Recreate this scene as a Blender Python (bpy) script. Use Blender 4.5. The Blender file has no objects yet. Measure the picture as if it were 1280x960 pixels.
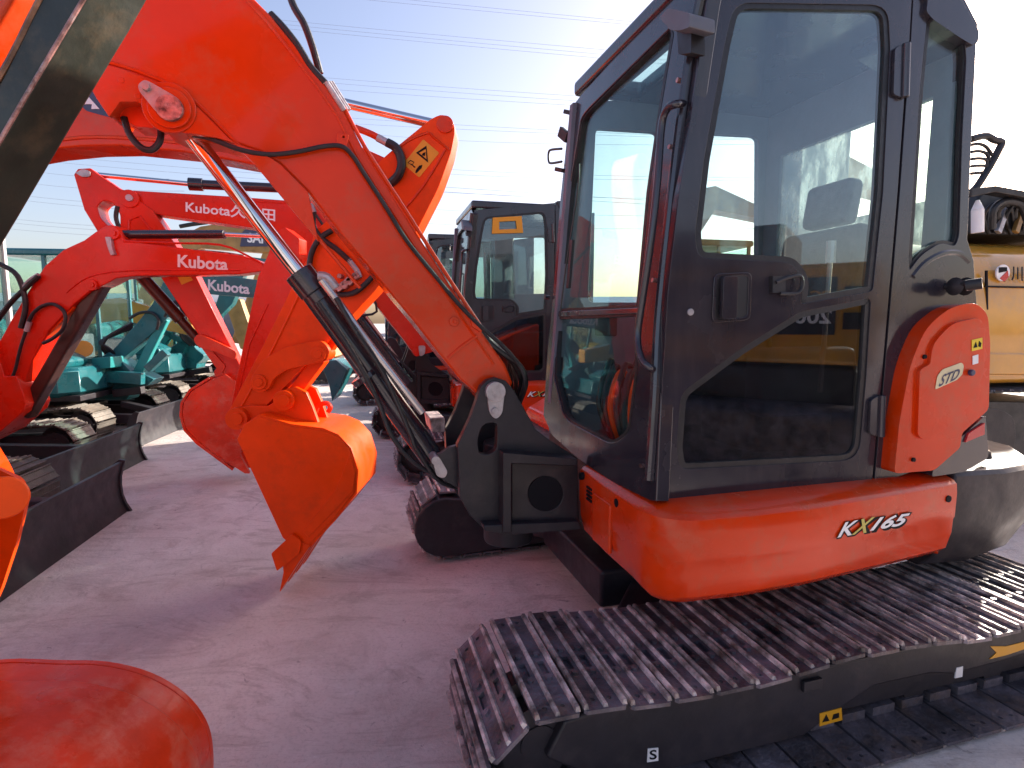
import bpy, bmesh, math, random
from mathutils import Vector, Matrix
from mathutils.geometry import delaunay_2d_cdt
random.seed(7)
R = math.radians
scn = bpy.context.scene
COL = scn.collection
# ------------------------------------------------------------------ camera
CAMH, PITCH, FPX = 1.52, R(6.36), 700.0
cd = bpy.data.cameras.new("camera"); cam = bpy.data.objects.new("camera", cd); COL.objects.link(cam)
cam.location = (0, 0, CAMH); cam.rotation_euler = (R(90) - PITCH, 0, 0)
cd.sensor_width = 36; cd.lens = FPX / 1280 * 36; cd.clip_end = 2000; cd.clip_start = .02
scn.camera = cam
# ------------------------------------------------------------------ sky, sun, exposure
SUN_EL, SUN_AZ = R(20), R(50.5)          # azimuth measured clockwise from +Y
w = bpy.data.worlds.new("World"); scn.world = w; w.use_nodes = True
nt = w.node_tree; nt.nodes.clear()
wo = nt.nodes.new('ShaderNodeOutputWorld'); bg = nt.nodes.new('ShaderNodeBackground')
sk = nt.nodes.new('ShaderNodeTexSky'); sk.sky_type = 'NISHITA'; sk.sun_disc = False
sk.sun_elevation = SUN_EL; sk.sun_rotation = SUN_AZ; sk.dust_density = 2.6; sk.ozone_density = 1.5; sk.air_density = 1.0
mx = nt.nodes.new('ShaderNodeMix'); mx.data_type = 'RGBA'; mx.blend_type = 'MULTIPLY'
mx.inputs[0].default_value = 1.0; mx.inputs[7].default_value = (1.08, .95, .98, 1)
nt.links.new(sk.outputs[0], mx.inputs[6]); nt.links.new(mx.outputs[2], bg.inputs[0])
bg.inputs[1].default_value = 0.12; nt.links.new(bg.outputs[0], wo.inputs[0])
sd = bpy.data.lights.new("sun", 'SUN'); sd.energy = 5.0; sd.angle = R(.6); sd.color = (1, .93, .82)
so = bpy.data.objects.new("sun", sd); COL.objects.link(so)
sdir = Vector((math.sin(SUN_AZ) * math.cos(SUN_EL), math.cos(SUN_AZ) * math.cos(SUN_EL), math.sin(SUN_EL)))
so.rotation_euler = sdir.to_track_quat('Z', 'Y').to_euler(); so.location = (8, 8, 12)
scn.view_settings.view_transform = 'Standard'; scn.view_settings.look = 'None'
scn.view_settings.exposure = 1.28; scn.view_settings.gamma = 1
scn.render.engine = 'CYCLES'
# ------------------------------------------------------------------ materials
def lin(r, g, b):
    f = lambda c: (c / 255 / 12.92) if c / 255 <= .04045 else ((c / 255 + .055) / 1.055) ** 2.4
    return (f(r), f(g), f(b), 1)
def mat(name, col, rough=.5, metal=0, coat=0, var=.12, vscale=3.0, dirt=None, damt=.0, dscale=6.0, bump=.0, bscale=30, rvar=.1, col2=None, spec=.5, streak=False, each=False):
    m = bpy.data.materials.new(name); m.use_nodes = True; t = m.node_tree; N = t.nodes.new; L = t.links.new
    b = t.nodes['Principled BSDF']; b.inputs['Metallic'].default_value = metal
    b.inputs['Coat Weight'].default_value = coat; b.inputs['Coat Roughness'].default_value = .08
    b.inputs['Specular IOR Level'].default_value = spec
    tc = N('ShaderNodeTexCoord'); crd = tc.outputs['Object']
    if each:                                   # every piece gets its own patch of the grime and its own tone
        oi = N('ShaderNodeObjectInfo'); va = N('ShaderNodeVectorMath'); va.operation = 'MULTIPLY_ADD'; L(oi.outputs['Random'], va.inputs[0]); va.inputs[1].default_value = (37, 53, 71); L(crd, va.inputs[2]); crd = va.outputs[0]
    n1 = N('ShaderNodeTexNoise'); n1.inputs['Scale'].default_value = vscale
    n1.inputs['Detail'].default_value = 6; n1.inputs['Roughness'].default_value = .6; L(crd, n1.inputs[0])
    mxx = N('ShaderNodeMix'); mxx.data_type = 'RGBA'
    c = Vector(col[:3]); c2 = Vector(col2[:3]) if col2 else c * (1 - var * 1.6)
    mxx.inputs[6].default_value = (*(c2), 1); mxx.inputs[7].default_value = (*(c * (1 + var)), 1)
    r1 = N('ShaderNodeMapRange'); r1.inputs[1].default_value = .35; r1.inputs[2].default_value = .65
    L(n1.outputs[0], r1.inputs[0]); L(r1.outputs[0], mxx.inputs[0]); out = mxx.outputs[2]
    if dirt:
        n2 = N('ShaderNodeTexNoise'); n2.inputs['Scale'].default_value = dscale; n2.inputs['Detail'].default_value = 9
        n2.inputs['Roughness'].default_value = .72
        if streak:
            mp = N('ShaderNodeMapping'); mp.inputs['Scale'].default_value = (1, 1, .18); L(crd, mp.inputs[0]); L(mp.outputs[0], n2.inputs[0])
        else: L(crd, n2.inputs[0])
        r2 = N('ShaderNodeMapRange'); r2.inputs[1].default_value = .5; r2.inputs[2].default_value = .72; r2.inputs[4].default_value = damt
        L(n2.outputs[0], r2.inputs[0]); m2 = N('ShaderNodeMix'); m2.data_type = 'RGBA'
        L(r2.outputs[0], m2.inputs[0]); L(out, m2.inputs[6]); m2.inputs[7].default_value = dirt; out = m2.outputs[2]
    if each:
        mr = N('ShaderNodeMapRange'); mr.inputs[3].default_value = .6; mr.inputs[4].default_value = 1.3; L(oi.outputs['Random'], mr.inputs[0])
        hv = N('ShaderNodeHueSaturation'); L(mr.outputs[0], hv.inputs['Value']); L(out, hv.inputs['Color']); out = hv.outputs[0]
    L(out, b.inputs['Base Color'])
    n3 = N('ShaderNodeTexNoise'); n3.inputs['Scale'].default_value = vscale * 2.7; n3.inputs['Detail'].default_value = 5; L(crd, n3.inputs[0])
    r3 = N('ShaderNodeMapRange'); r3.inputs[1].default_value = .3; r3.inputs[2].default_value = .7
    r3.inputs[3].default_value = max(.03, rough - rvar); r3.inputs[4].default_value = min(1, rough + rvar)
    L(n3.outputs[0], r3.inputs[0]); L(r3.outputs[0], b.inputs['Roughness'])
    if bump:
        n4 = N('ShaderNodeTexNoise'); n4.inputs['Scale'].default_value = bscale; n4.inputs['Detail'].default_value = 6; L(crd, n4.inputs[0])
        bp = N('ShaderNodeBump'); bp.inputs['Strength'].default_value = bump; bp.inputs['Distance'].default_value = .01
        L(n4.outputs[0], bp.inputs['Height']); L(bp.outputs[0], b.inputs['Normal'])
    return m
def glassmat(name, tint, dust=.05, refl=1.0, ground=False, dustcol=(.75, .8, .78, 1), dscale=5):
    m = bpy.data.materials.new(name); m.use_nodes = True; t = m.node_tree; t.nodes.clear(); N = t.nodes.new; L = t.links.new
    o = N('ShaderNodeOutputMaterial'); tr = N('ShaderNodeBsdfTransparent'); tr.inputs[0].default_value = (*tint, 1)
    gl = N('ShaderNodeBsdfGlossy'); gl.inputs['Roughness'].default_value = .015; gl.inputs[0].default_value = (.92, .97, 1, 1)
    lw = N('ShaderNodeLayerWeight'); lw.inputs[0].default_value = .5
    pw = N('ShaderNodeMath'); pw.operation = 'POWER'; pw.inputs[1].default_value = 4.5; L(lw.outputs['Facing'], pw.inputs[0])
    fr = N('ShaderNodeMath'); fr.operation = 'MULTIPLY_ADD'; fr.inputs[1].default_value = .95; fr.inputs[2].default_value = .05; L(pw.outputs[0], fr.inputs[0])
    ml = N('ShaderNodeMath'); ml.operation = 'MULTIPLY'; ml.inputs[1].default_value = refl; ml.use_clamp = True
    ms = N('ShaderNodeMixShader'); L(fr.outputs[0], ml.inputs[0]); L(ml.outputs[0], ms.inputs[0]); L(tr.outputs[0], ms.inputs[1]); L(gl.outputs[0], ms.inputs[2])
    df = N('ShaderNodeBsdfDiffuse'); df.inputs[0].default_value = dustcol; tl = N('ShaderNodeBsdfTranslucent'); tl.inputs[0].default_value = dustcol
    dm = N('ShaderNodeMixShader'); dm.inputs[0].default_value = .5; L(df.outputs[0], dm.inputs[1]); L(tl.outputs[0], dm.inputs[2])
    tc = N('ShaderNodeTexCoord'); n = N('ShaderNodeTexNoise'); n.inputs['Scale'].default_value = dscale; n.inputs['Detail'].default_value = 9; n.inputs['Roughness'].default_value = .75
    mp = N('ShaderNodeMapping'); mp.inputs['Scale'].default_value = (1.6, 1.6, .6); L(tc.outputs['Object'], mp.inputs[0]); L(mp.outputs[0], n.inputs[0])
    r = N('ShaderNodeMapRange'); r.inputs[1].default_value = .45; r.inputs[2].default_value = .75; r.inputs[3].default_value = dust * .25; r.inputs[4].default_value = dust * 2.2
    L(n.outputs[0], r.inputs[0]); m2 = N('ShaderNodeMixShader'); L(r.outputs[0], m2.inputs[0]); L(ms.outputs[0], m2.inputs[1]); L(dm.outputs[0], m2.inputs[2]); L(m2.outputs[0], o.inputs[0])
    return m
DUST = (.30, .24, .22, 1)
M = {}
M['orange'] = mat('orange_paint', (.68, .042, .002, 1), .24, coat=.22, var=.09, vscale=1.6, dirt=(.44, .12, .06, 1), damt=.5, dscale=6, bump=.5, bscale=2.2, spec=.2)
M['orange2'] = mat('deep_orange_paint', (.86, .070, .001, 1), .38, coat=.0, var=.10, vscale=2.5, dirt=(.50, .06, .01, 1), damt=.5, dscale=7, bump=.4, bscale=5, spec=.22)
M['red'] = mat('red_orange_paint', (.70, .018, .002, 1), .30, coat=.08, var=.08, vscale=2.5, dirt=(.5, .08, .04, 1), damt=.3, dscale=4, bump=.4, bscale=3, spec=.3)
M['bucketred'] = mat('worn_red_paint', (.80, .042, .006, 1), .34, coat=.1, var=.15, vscale=3, dirt=(.72, .22, .14, 1), damt=.6, dscale=7, bump=.5, bscale=7, spec=.35)
M['cabgrey'] = mat('dark_grey_cab_paint', (.026, .022, .030, 1), .22, coat=.45, var=.1, vscale=3, dirt=(.10, .075, .08, 1), damt=.3, dscale=4.5, bump=.2, bscale=2.5, streak=True)
M['frame'] = mat('dark_frame_paint', (.027, .023, .028, 1), .42, coat=.04, var=.18, vscale=4, dirt=(.085, .065, .065, 1), damt=.4, dscale=6, bump=.12, bscale=30, spec=.35)
M['blackmat'] = mat('black_plastic', (.018, .017, .02, 1), .5, var=.15, vscale=6, dirt=(.08, .06, .06, 1), damt=.25)
M['rubber'] = mat('black_rubber', (.016, .015, .018, 1), .42, var=.2, vscale=20, bump=.15, bscale=150)
M['dim'] = mat('grey_trim', (.13, .13, .15, 1), .5, var=.1)
M['shoe'] = mat('track_steel', (.15, .13, .15, 1), .46, metal=.4, var=.4, vscale=7, dirt=(.20, .13, .10, 1), damt=.85, dscale=11, bump=.6, bscale=60, rvar=.15, each=True)
M['shoe_worn'] = mat('worn_grouser_steel', (.52, .43, .40, 1), .52, metal=.2, var=.5, vscale=14, dirt=(.17, .09, .055, 1), damt=.85, dscale=16, bump=.4, bscale=70, each=True)
M['shoe_dry'] = mat('dusty_track_steel', (.17, .145, .12, 1), .6, metal=.1, var=.3, vscale=6, dirt=(.08, .05, .03, 1), damt=.7, dscale=12, bump=.4, bscale=50, each=True)
M['chrome'] = mat('chrome_rod', (.72, .70, .70, 1), .07, metal=1, var=.05, vscale=5, rvar=.03)
M['steel'] = mat('zinc_pin_plate', (.46, .43, .44, 1), .38, metal=.5, var=.15, vscale=14, dirt=(.3, .2, .17, 1), damt=.5, dscale=20, bump=.2, bscale=60)
M['pinrust'] = mat('worn_pin_steel', (.42, .22, .20, 1), .4, metal=.5, var=.5, vscale=25, dirt=(.6, .5, .5, 1), damt=.8, dscale=40, bump=.3, bscale=60)
M['pipe'] = mat('pale_pipe', (.50, .46, .44, 1), .25, metal=.75, var=.1)
M['barrel'] = mat('cylinder_barrel_paint', (.022, .018, .026, 1), .2, coat=.5, var=.15, vscale=5, dirt=(.1, .08, .08, 1), damt=.2)
M['bar'] = mat('worn_black_bar', (.018, .022, .016, 1), .45, var=.3, vscale=4, dirt=(.16, .10, .05, 1), damt=.35, dscale=9, bump=.2, bscale=20)
M['barrust'] = mat('rusty_edge', (.22, .10, .05, 1), .5, var=.5, vscale=14, bump=.4, bscale=40)
M['brown'] = mat('brown_cylinder', (.055, .022, .016, 1), .35, var=.2, vscale=6, coat=.2)
M['teal'] = mat('teal_paint', (.010, .135, .155, 1), .32, coat=.3, var=.15, vscale=2.5, dirt=(.12, .2, .2, 1), damt=.3)
M['teal2'] = mat('light_teal_paint', (.02, .28, .28, 1), .35, coat=.2, var=.12, vscale=2.5)
M['yellow'] = mat('yellow_paint', (.62, .29, .03, 1), .18, coat=.7, var=.12, vscale=1.6, dirt=(.35, .24, .14, 1), damt=.4, dscale=3, bump=.03, bscale=6)
M['khaki'] = mat('khaki_yellow_paint', (.40, .22, .06, 1), .5, var=.25, vscale=3, dirt=(.2, .15, .09, 1), damt=.5)
M['white'] = mat('white_print', (.85, .82, .82, 1), .45, var=.04)
M['cream'] = mat('cream_print', (.72, .60, .36, 1), .4, var=.08)
M['gold'] = mat('gold_print', (.45, .40, .10, 1), .35, metal=.4, var=.1)
M['sticker'] = mat('amber_sticker', (.80, .36, .01, 1), .4, var=.06)
M['yellowsticker'] = mat('yellow_sticker', (.85, .60, .02, 1), .4, var=.05)
M['ink'] = mat('black_print_and_holes', (.012, .011, .014, 1), .6, var=.05, spec=.1)  # print black, also painted in as the dark inside of bore and holes
M['navy'] = mat('dark_blue_print', (.045, .045, .10, 1), .4, var=.1)
M['redprint'] = mat('red_print', (.55, .02, .02, 1), .3, var=.1, coat=.3)
M['seat'] = mat('seat_fabric', (.10, .10, .115, 1), .8, var=.2, vscale=12, bump=.3, bscale=120)
M['inside'] = mat('cab_lining', (.15, .17, .21, 1), .7, var=.12, bump=.1, bscale=60)
M['greyhull'] = mat('grey_white_paint', (.42, .42, .42, 1), .4, var=.12, dirt=(.25, .2, .17, 1), damt=.3)
M['glass'] = glassmat('tinted_cab_glass', (.84, .93, .93), dust=.009, refl=1.9)
M['glassfront'] = glassmat('windscreen_glass', (.84, .94, .92), dust=.012, refl=.5)
M['glassdirty'] = glassmat('dusty_cab_glass', (.84, .93, .91), dust=.02, refl=.8, dscale=3.2)
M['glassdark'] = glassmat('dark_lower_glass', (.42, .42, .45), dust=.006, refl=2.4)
M['glassrear'] = glassmat('scratched_rear_glass', (.85, .93, .90), dust=.3, refl=.8, dscale=9)
M['mirror'] = mat('mirror_glass', (.8, .8, .8, 1), .04, metal=1, var=.02, rvar=.01)
# concrete yard
def concrete():
    m = bpy.data.materials.new('yard_concrete'); m.use_nodes = True; t = m.node_tree; N = t.nodes.new; L = t.links.new; b = t.nodes['Principled BSDF']
    tc = N('ShaderNodeTexCoord')
    def noise(s, d=8, r=.6, dist=0, sc=None):
        n = N('ShaderNodeTexNoise'); n.inputs['Scale'].default_value = s; n.inputs['Detail'].default_value = d; n.inputs['Roughness'].default_value = r; n.inputs['Distortion'].default_value = dist
        if sc:
            mp = N('ShaderNodeMapping'); mp.inputs['Scale'].default_value = sc; mp.inputs['Rotation'].default_value = (0, 0, .5); L(tc.outputs['Object'], mp.inputs[0]); L(mp.outputs[0], n.inputs[0])
        else: L(tc.outputs['Object'], n.inputs[0])
        return n.outputs[0]
    def rng(x, a, b_, c=0, d=1):
        r = N('ShaderNodeMapRange'); r.inputs[1].default_value = a; r.inputs[2].default_value = b_; r.inputs[3].default_value = c; r.inputs[4].default_value = d; L(x, r.inputs[0]); return r.outputs[0]
    def mixc(f, a, c):
        x = N('ShaderNodeMix'); x.data_type = 'RGBA'; L(f, x.inputs[0])
        for k, v in ((6, a), (7, c)):
            if isinstance(v, tuple): x.inputs[k].default_value = v
            else: L(v, x.inputs[k])
        return x.outputs[2]
    c = mixc(rng(noise(.55, 9, .62), .35, .65), (.55, .455, .41, 1), (.83, .735, .685, 1))
    c = mixc(rng(noise(2.6, 10, .7, 1.2), .5, .75, 0, .55), c, (.33, .235, .205, 1))
    c = mixc(rng(noise(5, 9, .7, .5, (1, 4, 1)), .55, .7, 0, .5), c, (.74, .67, .64, 1))
    c = mixc(rng(noise(60, 4, .7), .5, .8, 0, .4), c, (.22, .17, .16, 1))
    c = mixc(rng(noise(1.1, 10, .75, 2.0, (1, 2.5, 1)), .52, .62, 0, .45), c, (.34, .25, .215, 1))
    c = mixc(rng(noise(14, 6, .7, 1.0, (.5, 6, 1)), .60, .70, 0, .5), c, (.36, .27, .24, 1))
    c = mixc(rng(noise(9, 8, .75, .8), .62, .70, 0, .75), c, (.14, .09, .09, 1))
    # cracks
    vo = N('ShaderNodeTexVoronoi'); vo.feature = 'DISTANCE_TO_EDGE'; vo.inputs['Scale'].default_value = .42
    vm = N('ShaderNodeVectorMath'); vm.operation = 'ADD'; nn = N('ShaderNodeTexNoise'); nn.inputs['Scale'].default_value = 1.6; nn.inputs['Detail'].default_value = 8
    L(tc.outputs['Object'], nn.inputs[0]); sc = N('ShaderNodeVectorMath'); sc.operation = 'SCALE'; sc.inputs[3].default_value = .7; L(nn.outputs[1], sc.inputs[0])
    L(tc.outputs['Object'], vm.inputs[0]); L(sc.outputs[0], vm.inputs[1]); L(vm.outputs[0], vo.inputs[0])
    crack = rng(vo.outputs[0], 0, .0035, 1, 0); gate = rng(noise(.8, 3), .58, .75)
    mm = N('ShaderNodeMath'); mm.operation = 'MULTIPLY'; L(crack, mm.inputs[0]); L(gate, mm.inputs[1])
    c = mixc(mm.outputs[0], c, (.22, .165, .165, 1))
    L(c, b.inputs['Base Color']); L(rng(noise(3, 6), .3, .7, .62, .85), b.inputs['Roughness'])
    b1 = N('ShaderNodeBump'); b1.inputs['Strength'].default_value = .55; b1.inputs['Distance'].default_value = .035; L(noise(3.2, 12, .68, .8), b1.inputs['Height'])
    b2 = N('ShaderNodeBump'); b2.inputs['Strength'].default_value = .4; b2.inputs['Distance'].default_value = .01; L(noise(40, 8, .7), b2.inputs['Height']); L(b1.outputs[0], b2.inputs['Normal'])
    b3 = N('ShaderNodeBump'); b3.inputs['Strength'].default_value = .6; b3.inputs['Distance'].default_value = -.01; L(mm.outputs[0], b3.inputs['Height']); L(b2.outputs[0], b3.inputs['Normal'])
    L(b3.outputs[0], b.inputs['Normal']); return m
M['ground'] = concrete()
# ------------------------------------------------------------------ geometry helpers
CP = Vector((0, 0, CAMH)); CS, SN = math.cos(PITCH), math.sin(PITCH)
def ray(px, py):
    u = (px - 640) / FPX; v = (480 - py) / FPX
    return Vector((u, CS + v * SN, -SN + v * CS))
def gz(px, py, z):
    d = ray(px, py); return CP + d * ((z - CAMH) / d.z)
def unproj(px, py, o, n):
    d = ray(px, py); return CP + d * ((o - CP).dot(n) / d.dot(n))
class VP:
    """a vertical plane standing in the yard: point, angle; off = distance behind it"""
    def __init__(s, x, y, deg): s.o = Vector((x, y, 0)); s.n = Vector((-math.sin(R(deg)), math.cos(R(deg)), 0)); s.t = Vector((math.cos(R(deg)), math.sin(R(deg)), 0)); s.deg = deg
    def p(s, px, py, off=0): return unproj(px, py, s.o + s.n * off, s.n)
    def w(s, a, b, z): return s.o + s.t * a + s.n * b + Vector((0, 0, z))
class GP:
    """a general plane (leaning windscreen)"""
    def __init__(s, o, n): s.o = o; s.n = n.normalized()
    def p(s, px, py, off=0): return unproj(px, py, s.o + s.n * off, s.n)
def pip(x, y, P):
    c = False; j = len(P) - 1
    for i in range(len(P)):
        if (P[i][1] > y) != (P[j][1] > y) and x < (P[j][0] - P[i][0]) * (y - P[i][1]) / (P[j][1] - P[i][1]) + P[i][0]: c = not c
        j = i
    return c
def rnd(P, r=6, n=4):
    out = []; L = len(P)
    for i, p in enumerate(P):
        a = Vector(P[i - 1][:2]); b = Vector(p[:2]); c = Vector(P[(i + 1) % L][:2]); rr = p[2] if len(p) > 2 else r
        d1 = a - b; d2 = c - b; k = min(rr, d1.length * .45, d2.length * .45)
        if k < .3: out.append((b.x, b.y)); continue
        p1 = b + d1.normalized() * k; p2 = b + d2.normalized() * k
        for q in range(n + 1):
            t = q / n; v = p1 * (1 - t) ** 2 + b * 2 * t * (1 - t) + p2 * t * t; out.append((v.x, v.y))
    return out
def crom(P, n=5, closed=False):
    P = [Vector(p) for p in P]; out = []; L = len(P)
    for i in range(L - (0 if closed else 1)):
        g = (lambda k: P[k % L]) if closed else (lambda k: P[max(0, min(L - 1, k))])
        a, b, c, d = g(i - 1), g(i), g(i + 1), g(i + 2)
        for q in range(n):
            t = q / n; out.append(.5 * ((2 * b) + (c - a) * t + (2 * a - 5 * b + 4 * c - d) * t * t + (3 * b - 3 * c + d - a) * t ** 3))
    if not closed: out.append(P[-1])
    return out
class MB:
    def __init__(s): s.v = []; s.f = []; s.m = []
    def add(s, vs, fs, mi=0):
        k = len(s.v); s.v += [Vector(x) for x in vs]; s.f += [tuple(i + k for i in f) for f in fs]; s.m += [mi] * len(fs); return s
    def prism(s, near, vec, mi=0):
        n = len(near); vec = Vector(vec)
        vs = list(near) + [p + vec for p in near]
        fs = [tuple(range(n)), tuple(range(2 * n - 1, n - 1, -1))] + [(i, (i + 1) % n, (i + 1) % n + n, i + n) for i in range(n)]
        return s.add(vs, fs, mi)
    def plate(s, pl, outer, holes=(), t0=0, t1=.04, mi=0):
        """polygon in picture points laid on plane pl, with openings, thickness t0..t1"""
        vec = pl.n * (t1 - t0)
        pts = []; edges = []
        for loop in [outer] + list(holes):
            k = len(pts); pts += [Vector((a[0], a[1])) for a in loop]; edges += [(k + i, k + (i + 1) % len(loop)) for i in range(len(loop))]
        V, E, F, *_ = delaunay_2d_cdt(pts, edges, [], 0, 1e-5)
        tri = []
        for f in F:
            cx = sum(V[i].x for i in f) / len(f); cy = sum(V[i].y for i in f) / len(f)
            if pip(cx, cy, outer) and not any(pip(cx, cy, h) for h in holes): tri.append(tuple(f))
        near = [pl.p(v.x, v.y, t0) for v in V]; n = len(near); cnt = {}
        for f in tri:
            for i in range(3): e = (f[i], f[(i + 1) % 3]); cnt[frozenset(e)] = cnt.get(frozenset(e), 0) + 1
        fs = tri + [tuple(i + n for i in reversed(f)) for f in tri]
        for f in tri:
            for i in range(3):
                a, b = f[i], f[(i + 1) % 3]
                if cnt[frozenset((a, b))] == 1: fs.append((b, a, a + n, b + n))
        return s.add(near + [p + vec for p in near], fs, mi)
    def box(s, x0, x1, y0, y1, z0, z1, mi=0):
        vs = [(x, y, z) for z in (z0, z1) for y in (y0, y1) for x in (x0, x1)]
        return s.add(vs, [(0, 2, 3, 1), (4, 5, 7, 6), (0, 1, 5, 4), (2, 6, 7, 3), (0, 4, 6, 2), (1, 3, 7, 5)], mi)
    def cyl(s, p0, p1, r, n=20, r1=None, mi=0):
        p0 = Vector(p0); p1 = Vector(p1); d = (p1 - p0).normalized(); a = d.orthogonal().normalized(); b = d.cross(a); r1 = r if r1 is None else r1
        vs = [p0 + (a * math.cos(2 * math.pi * i / n) + b * math.sin(2 * math.pi * i / n)) * r for i in range(n)] + [p1 + (a * math.cos(2 * math.pi * i / n) + b * math.sin(2 * math.pi * i / n)) * r1 for i in range(n)]
        return s.add(vs, [tuple(range(n)), tuple(range(2 * n - 1, n - 1, -1))] + [(i, (i + 1) % n, (i + 1) % n + n, i + n) for i in range(n)], mi)
    def tube(s, P, r, n=8, sub=5, mi=0):
        P = crom(P, sub) if sub else [Vector(p) for p in P]
        a = None; rings = []
        for i, p in enumerate(P):
            d = (P[min(i + 1, len(P) - 1)] - P[max(i - 1, 0)]).normalized()
            a = d.orthogonal().normalized() if a is None else (a - d * a.dot(d)).normalized()
            b = d.cross(a); rings.append([p + (a * math.cos(2 * math.pi * k / n) + b * math.sin(2 * math.pi * k / n)) * r for k in range(n)])
        vs = [q for g in rings for q in g]; fs = [(i * n + k, i * n + (k + 1) % n, (i + 1) * n + (k + 1) % n, (i + 1) * n + k) for i in range(len(rings) - 1) for k in range(n)]
        fs += [tuple(range(n - 1, -1, -1)), tuple(range((len(rings) - 1) * n, len(rings) * n))]
        return s.add(vs, fs, mi)
    def bar(s, p0, p1, wid, dep, nrm, mi=0):
        """rectangular bar p0-p1, width wid across, depth dep along nrm"""
        p0 = Vector(p0); p1 = Vector(p1); d = (p1 - p0).normalized(); nrm = Vector(nrm); c = d.cross(nrm).normalized() * wid / 2
        return s.prism([p0 - c, p1 - c, p1 + c, p0 + c], nrm * dep, mi)
    def loft(s, rings, mi=0):
        n = len(rings[0]); vs = [q for g in rings for q in g]
        fs = [(i * n + k, i * n + (k + 1) % n, (i + 1) * n + (k + 1) % n, (i + 1) * n + k) for i in range(len(rings) - 1) for k in range(n)]
        fs += [tuple(range(n - 1, -1, -1)), tuple(range((len(rings) - 1) * n, len(rings) * n))]
        return s.add(vs, fs, mi)
def mesh_of(name, mb, mats, inv=None, ang=32):
    me = bpy.data.meshes.new(name)
    me.from_pydata([tuple(inv @ v) if inv else tuple(v) for v in mb.v], [], mb.f)
    bm = bmesh.new(); bm.from_mesh(me)
    for f, i in zip(bm.faces, mb.m): f.material_index = i; f.smooth = True
    bmesh.ops.recalc_face_normals(bm, faces=bm.faces); bm.to_mesh(me); bm.free()
    for m in (mats if isinstance(mats, (list, tuple)) else [mats]): me.materials.append(m)
    me.set_sharp_from_angle(angle=R(ang)); return me
def part(name, mb, mats, root=None, local=False, bevel=0, seg=2, label=None, top=None):
    inv = None if (root is None or local) else MW[root.name].inverted()
    me = mesh_of(name, mb, mats, inv); o = bpy.data.objects.new(name, me); COL.objects.link(o)
    if root is not None: o.parent = root; MW[o.name] = MW[root.name]
    else: MW[o.name] = Matrix.Identity(4)
    if bevel:
        b = o.modifiers.new('bevel', 'BEVEL'); b.width = bevel; b.segments = seg; b.limit_method = 'ANGLE'; b.angle_limit = R(40); b.harden_normals = True
    if label: o['label'] = label
    return o
MW = {}
def tag(o, label, cat=None, group=None, kind=None):
    if label: o['label'] = label
    if cat: o['category'] = cat
    if group: o['group'] = group
    if kind: o['kind'] = kind
    return o
def thing(name, label, cat, x, y, deg=0, group=None, z=0):
    o = bpy.data.objects.new(name, None); COL.objects.link(o); o.location = (x, y, z); o.rotation_euler = (0, 0, R(deg)); o.empty_display_size = .2
    MW[o.name] = Matrix.Translation((x, y, z)) @ Matrix.Rotation(R(deg), 4, 'Z'); return tag(o, label, cat, group)
def text(body, quad, pl, off, m, root, name='lettering', bold=.0, shear=0, label=None, spacing=1):
    """flat print; quad = picture corners bottom-left, bottom-right, top-right, top-left on plane pl"""
    cu = bpy.data.curves.new('txt', 'FONT'); cu.body = body; cu.offset = bold; cu.resolution_u = 4; cu.shear = shear; cu.space_character = spacing
    ob = bpy.data.objects.new('txt', cu); COL.objects.link(ob); bpy.context.view_layer.update()
    me = bpy.data.meshes.new_from_object(ob.evaluated_get(bpy.context.evaluated_depsgraph_get())); bpy.data.objects.remove(ob)
    if not me.vertices: return None
    xs = [v.co.x for v in me.vertices]; ys = [v.co.y for v in me.vertices]; x0, x1, y0, y1 = min(xs), max(xs), min(ys), max(ys)
    inv = MW[root.name].inverted(); q = [Vector(c) for c in quad]
    for v in me.vertices:
        u = (v.co.x - x0) / (x1 - x0); t = (v.co.y - y0) / (y1 - y0)
        p = (q[0] * (1 - u) + q[1] * u) * (1 - t) + (q[3] * (1 - u) + q[2] * u) * t
        v.co = inv @ pl.p(p.x, p.y, off)
    me.materials.clear(); me.materials.append(m); me.name = name
    o = bpy.data.objects.new(name, me); COL.objects.link(o); o.parent = root; MW[o.name] = MW[root.name]
    if label: o['label'] = label
    return o
def children(o): return [c for c in bpy.data.objects if c.parent == o]
def copy_part(o, parent):
    c = o.copy(); COL.objects.link(c); c.parent = parent; MW[c.name] = MW[parent.name]
    for ch in KIDS.get(o.name, []): copy_part(ch, c)
def index_kids():
    KIDS.clear()
    for o in bpy.data.objects:
        if o.parent: KIDS.setdefault(o.parent.name, []).append(o)
KIDS = {}
def circ(cx, cy, r, n=20): return [(cx + r * math.cos(2 * math.pi * i / n), cy + r * math.sin(2 * math.pi * i / n)) for i in range(n)]
def disc(mb, pl, px, py, off0, off1, r, n=20, mi=0):
    a = pl.p(px, py, off0); return mb.cyl(a, a + pl.n * (off1 - off0), r, n, mi=mi)

# ------------------------------------------------------------------ ground
g = MB(); S = 400; g.add([(-S, -S, 0), (S, -S, 0), (S, S, 0), (-S, S, 0)], [(0, 1, 2, 3)])
tag(part('ground', g, M['ground']), 'pinkish grey dusty concrete yard', kind='structure')

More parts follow.
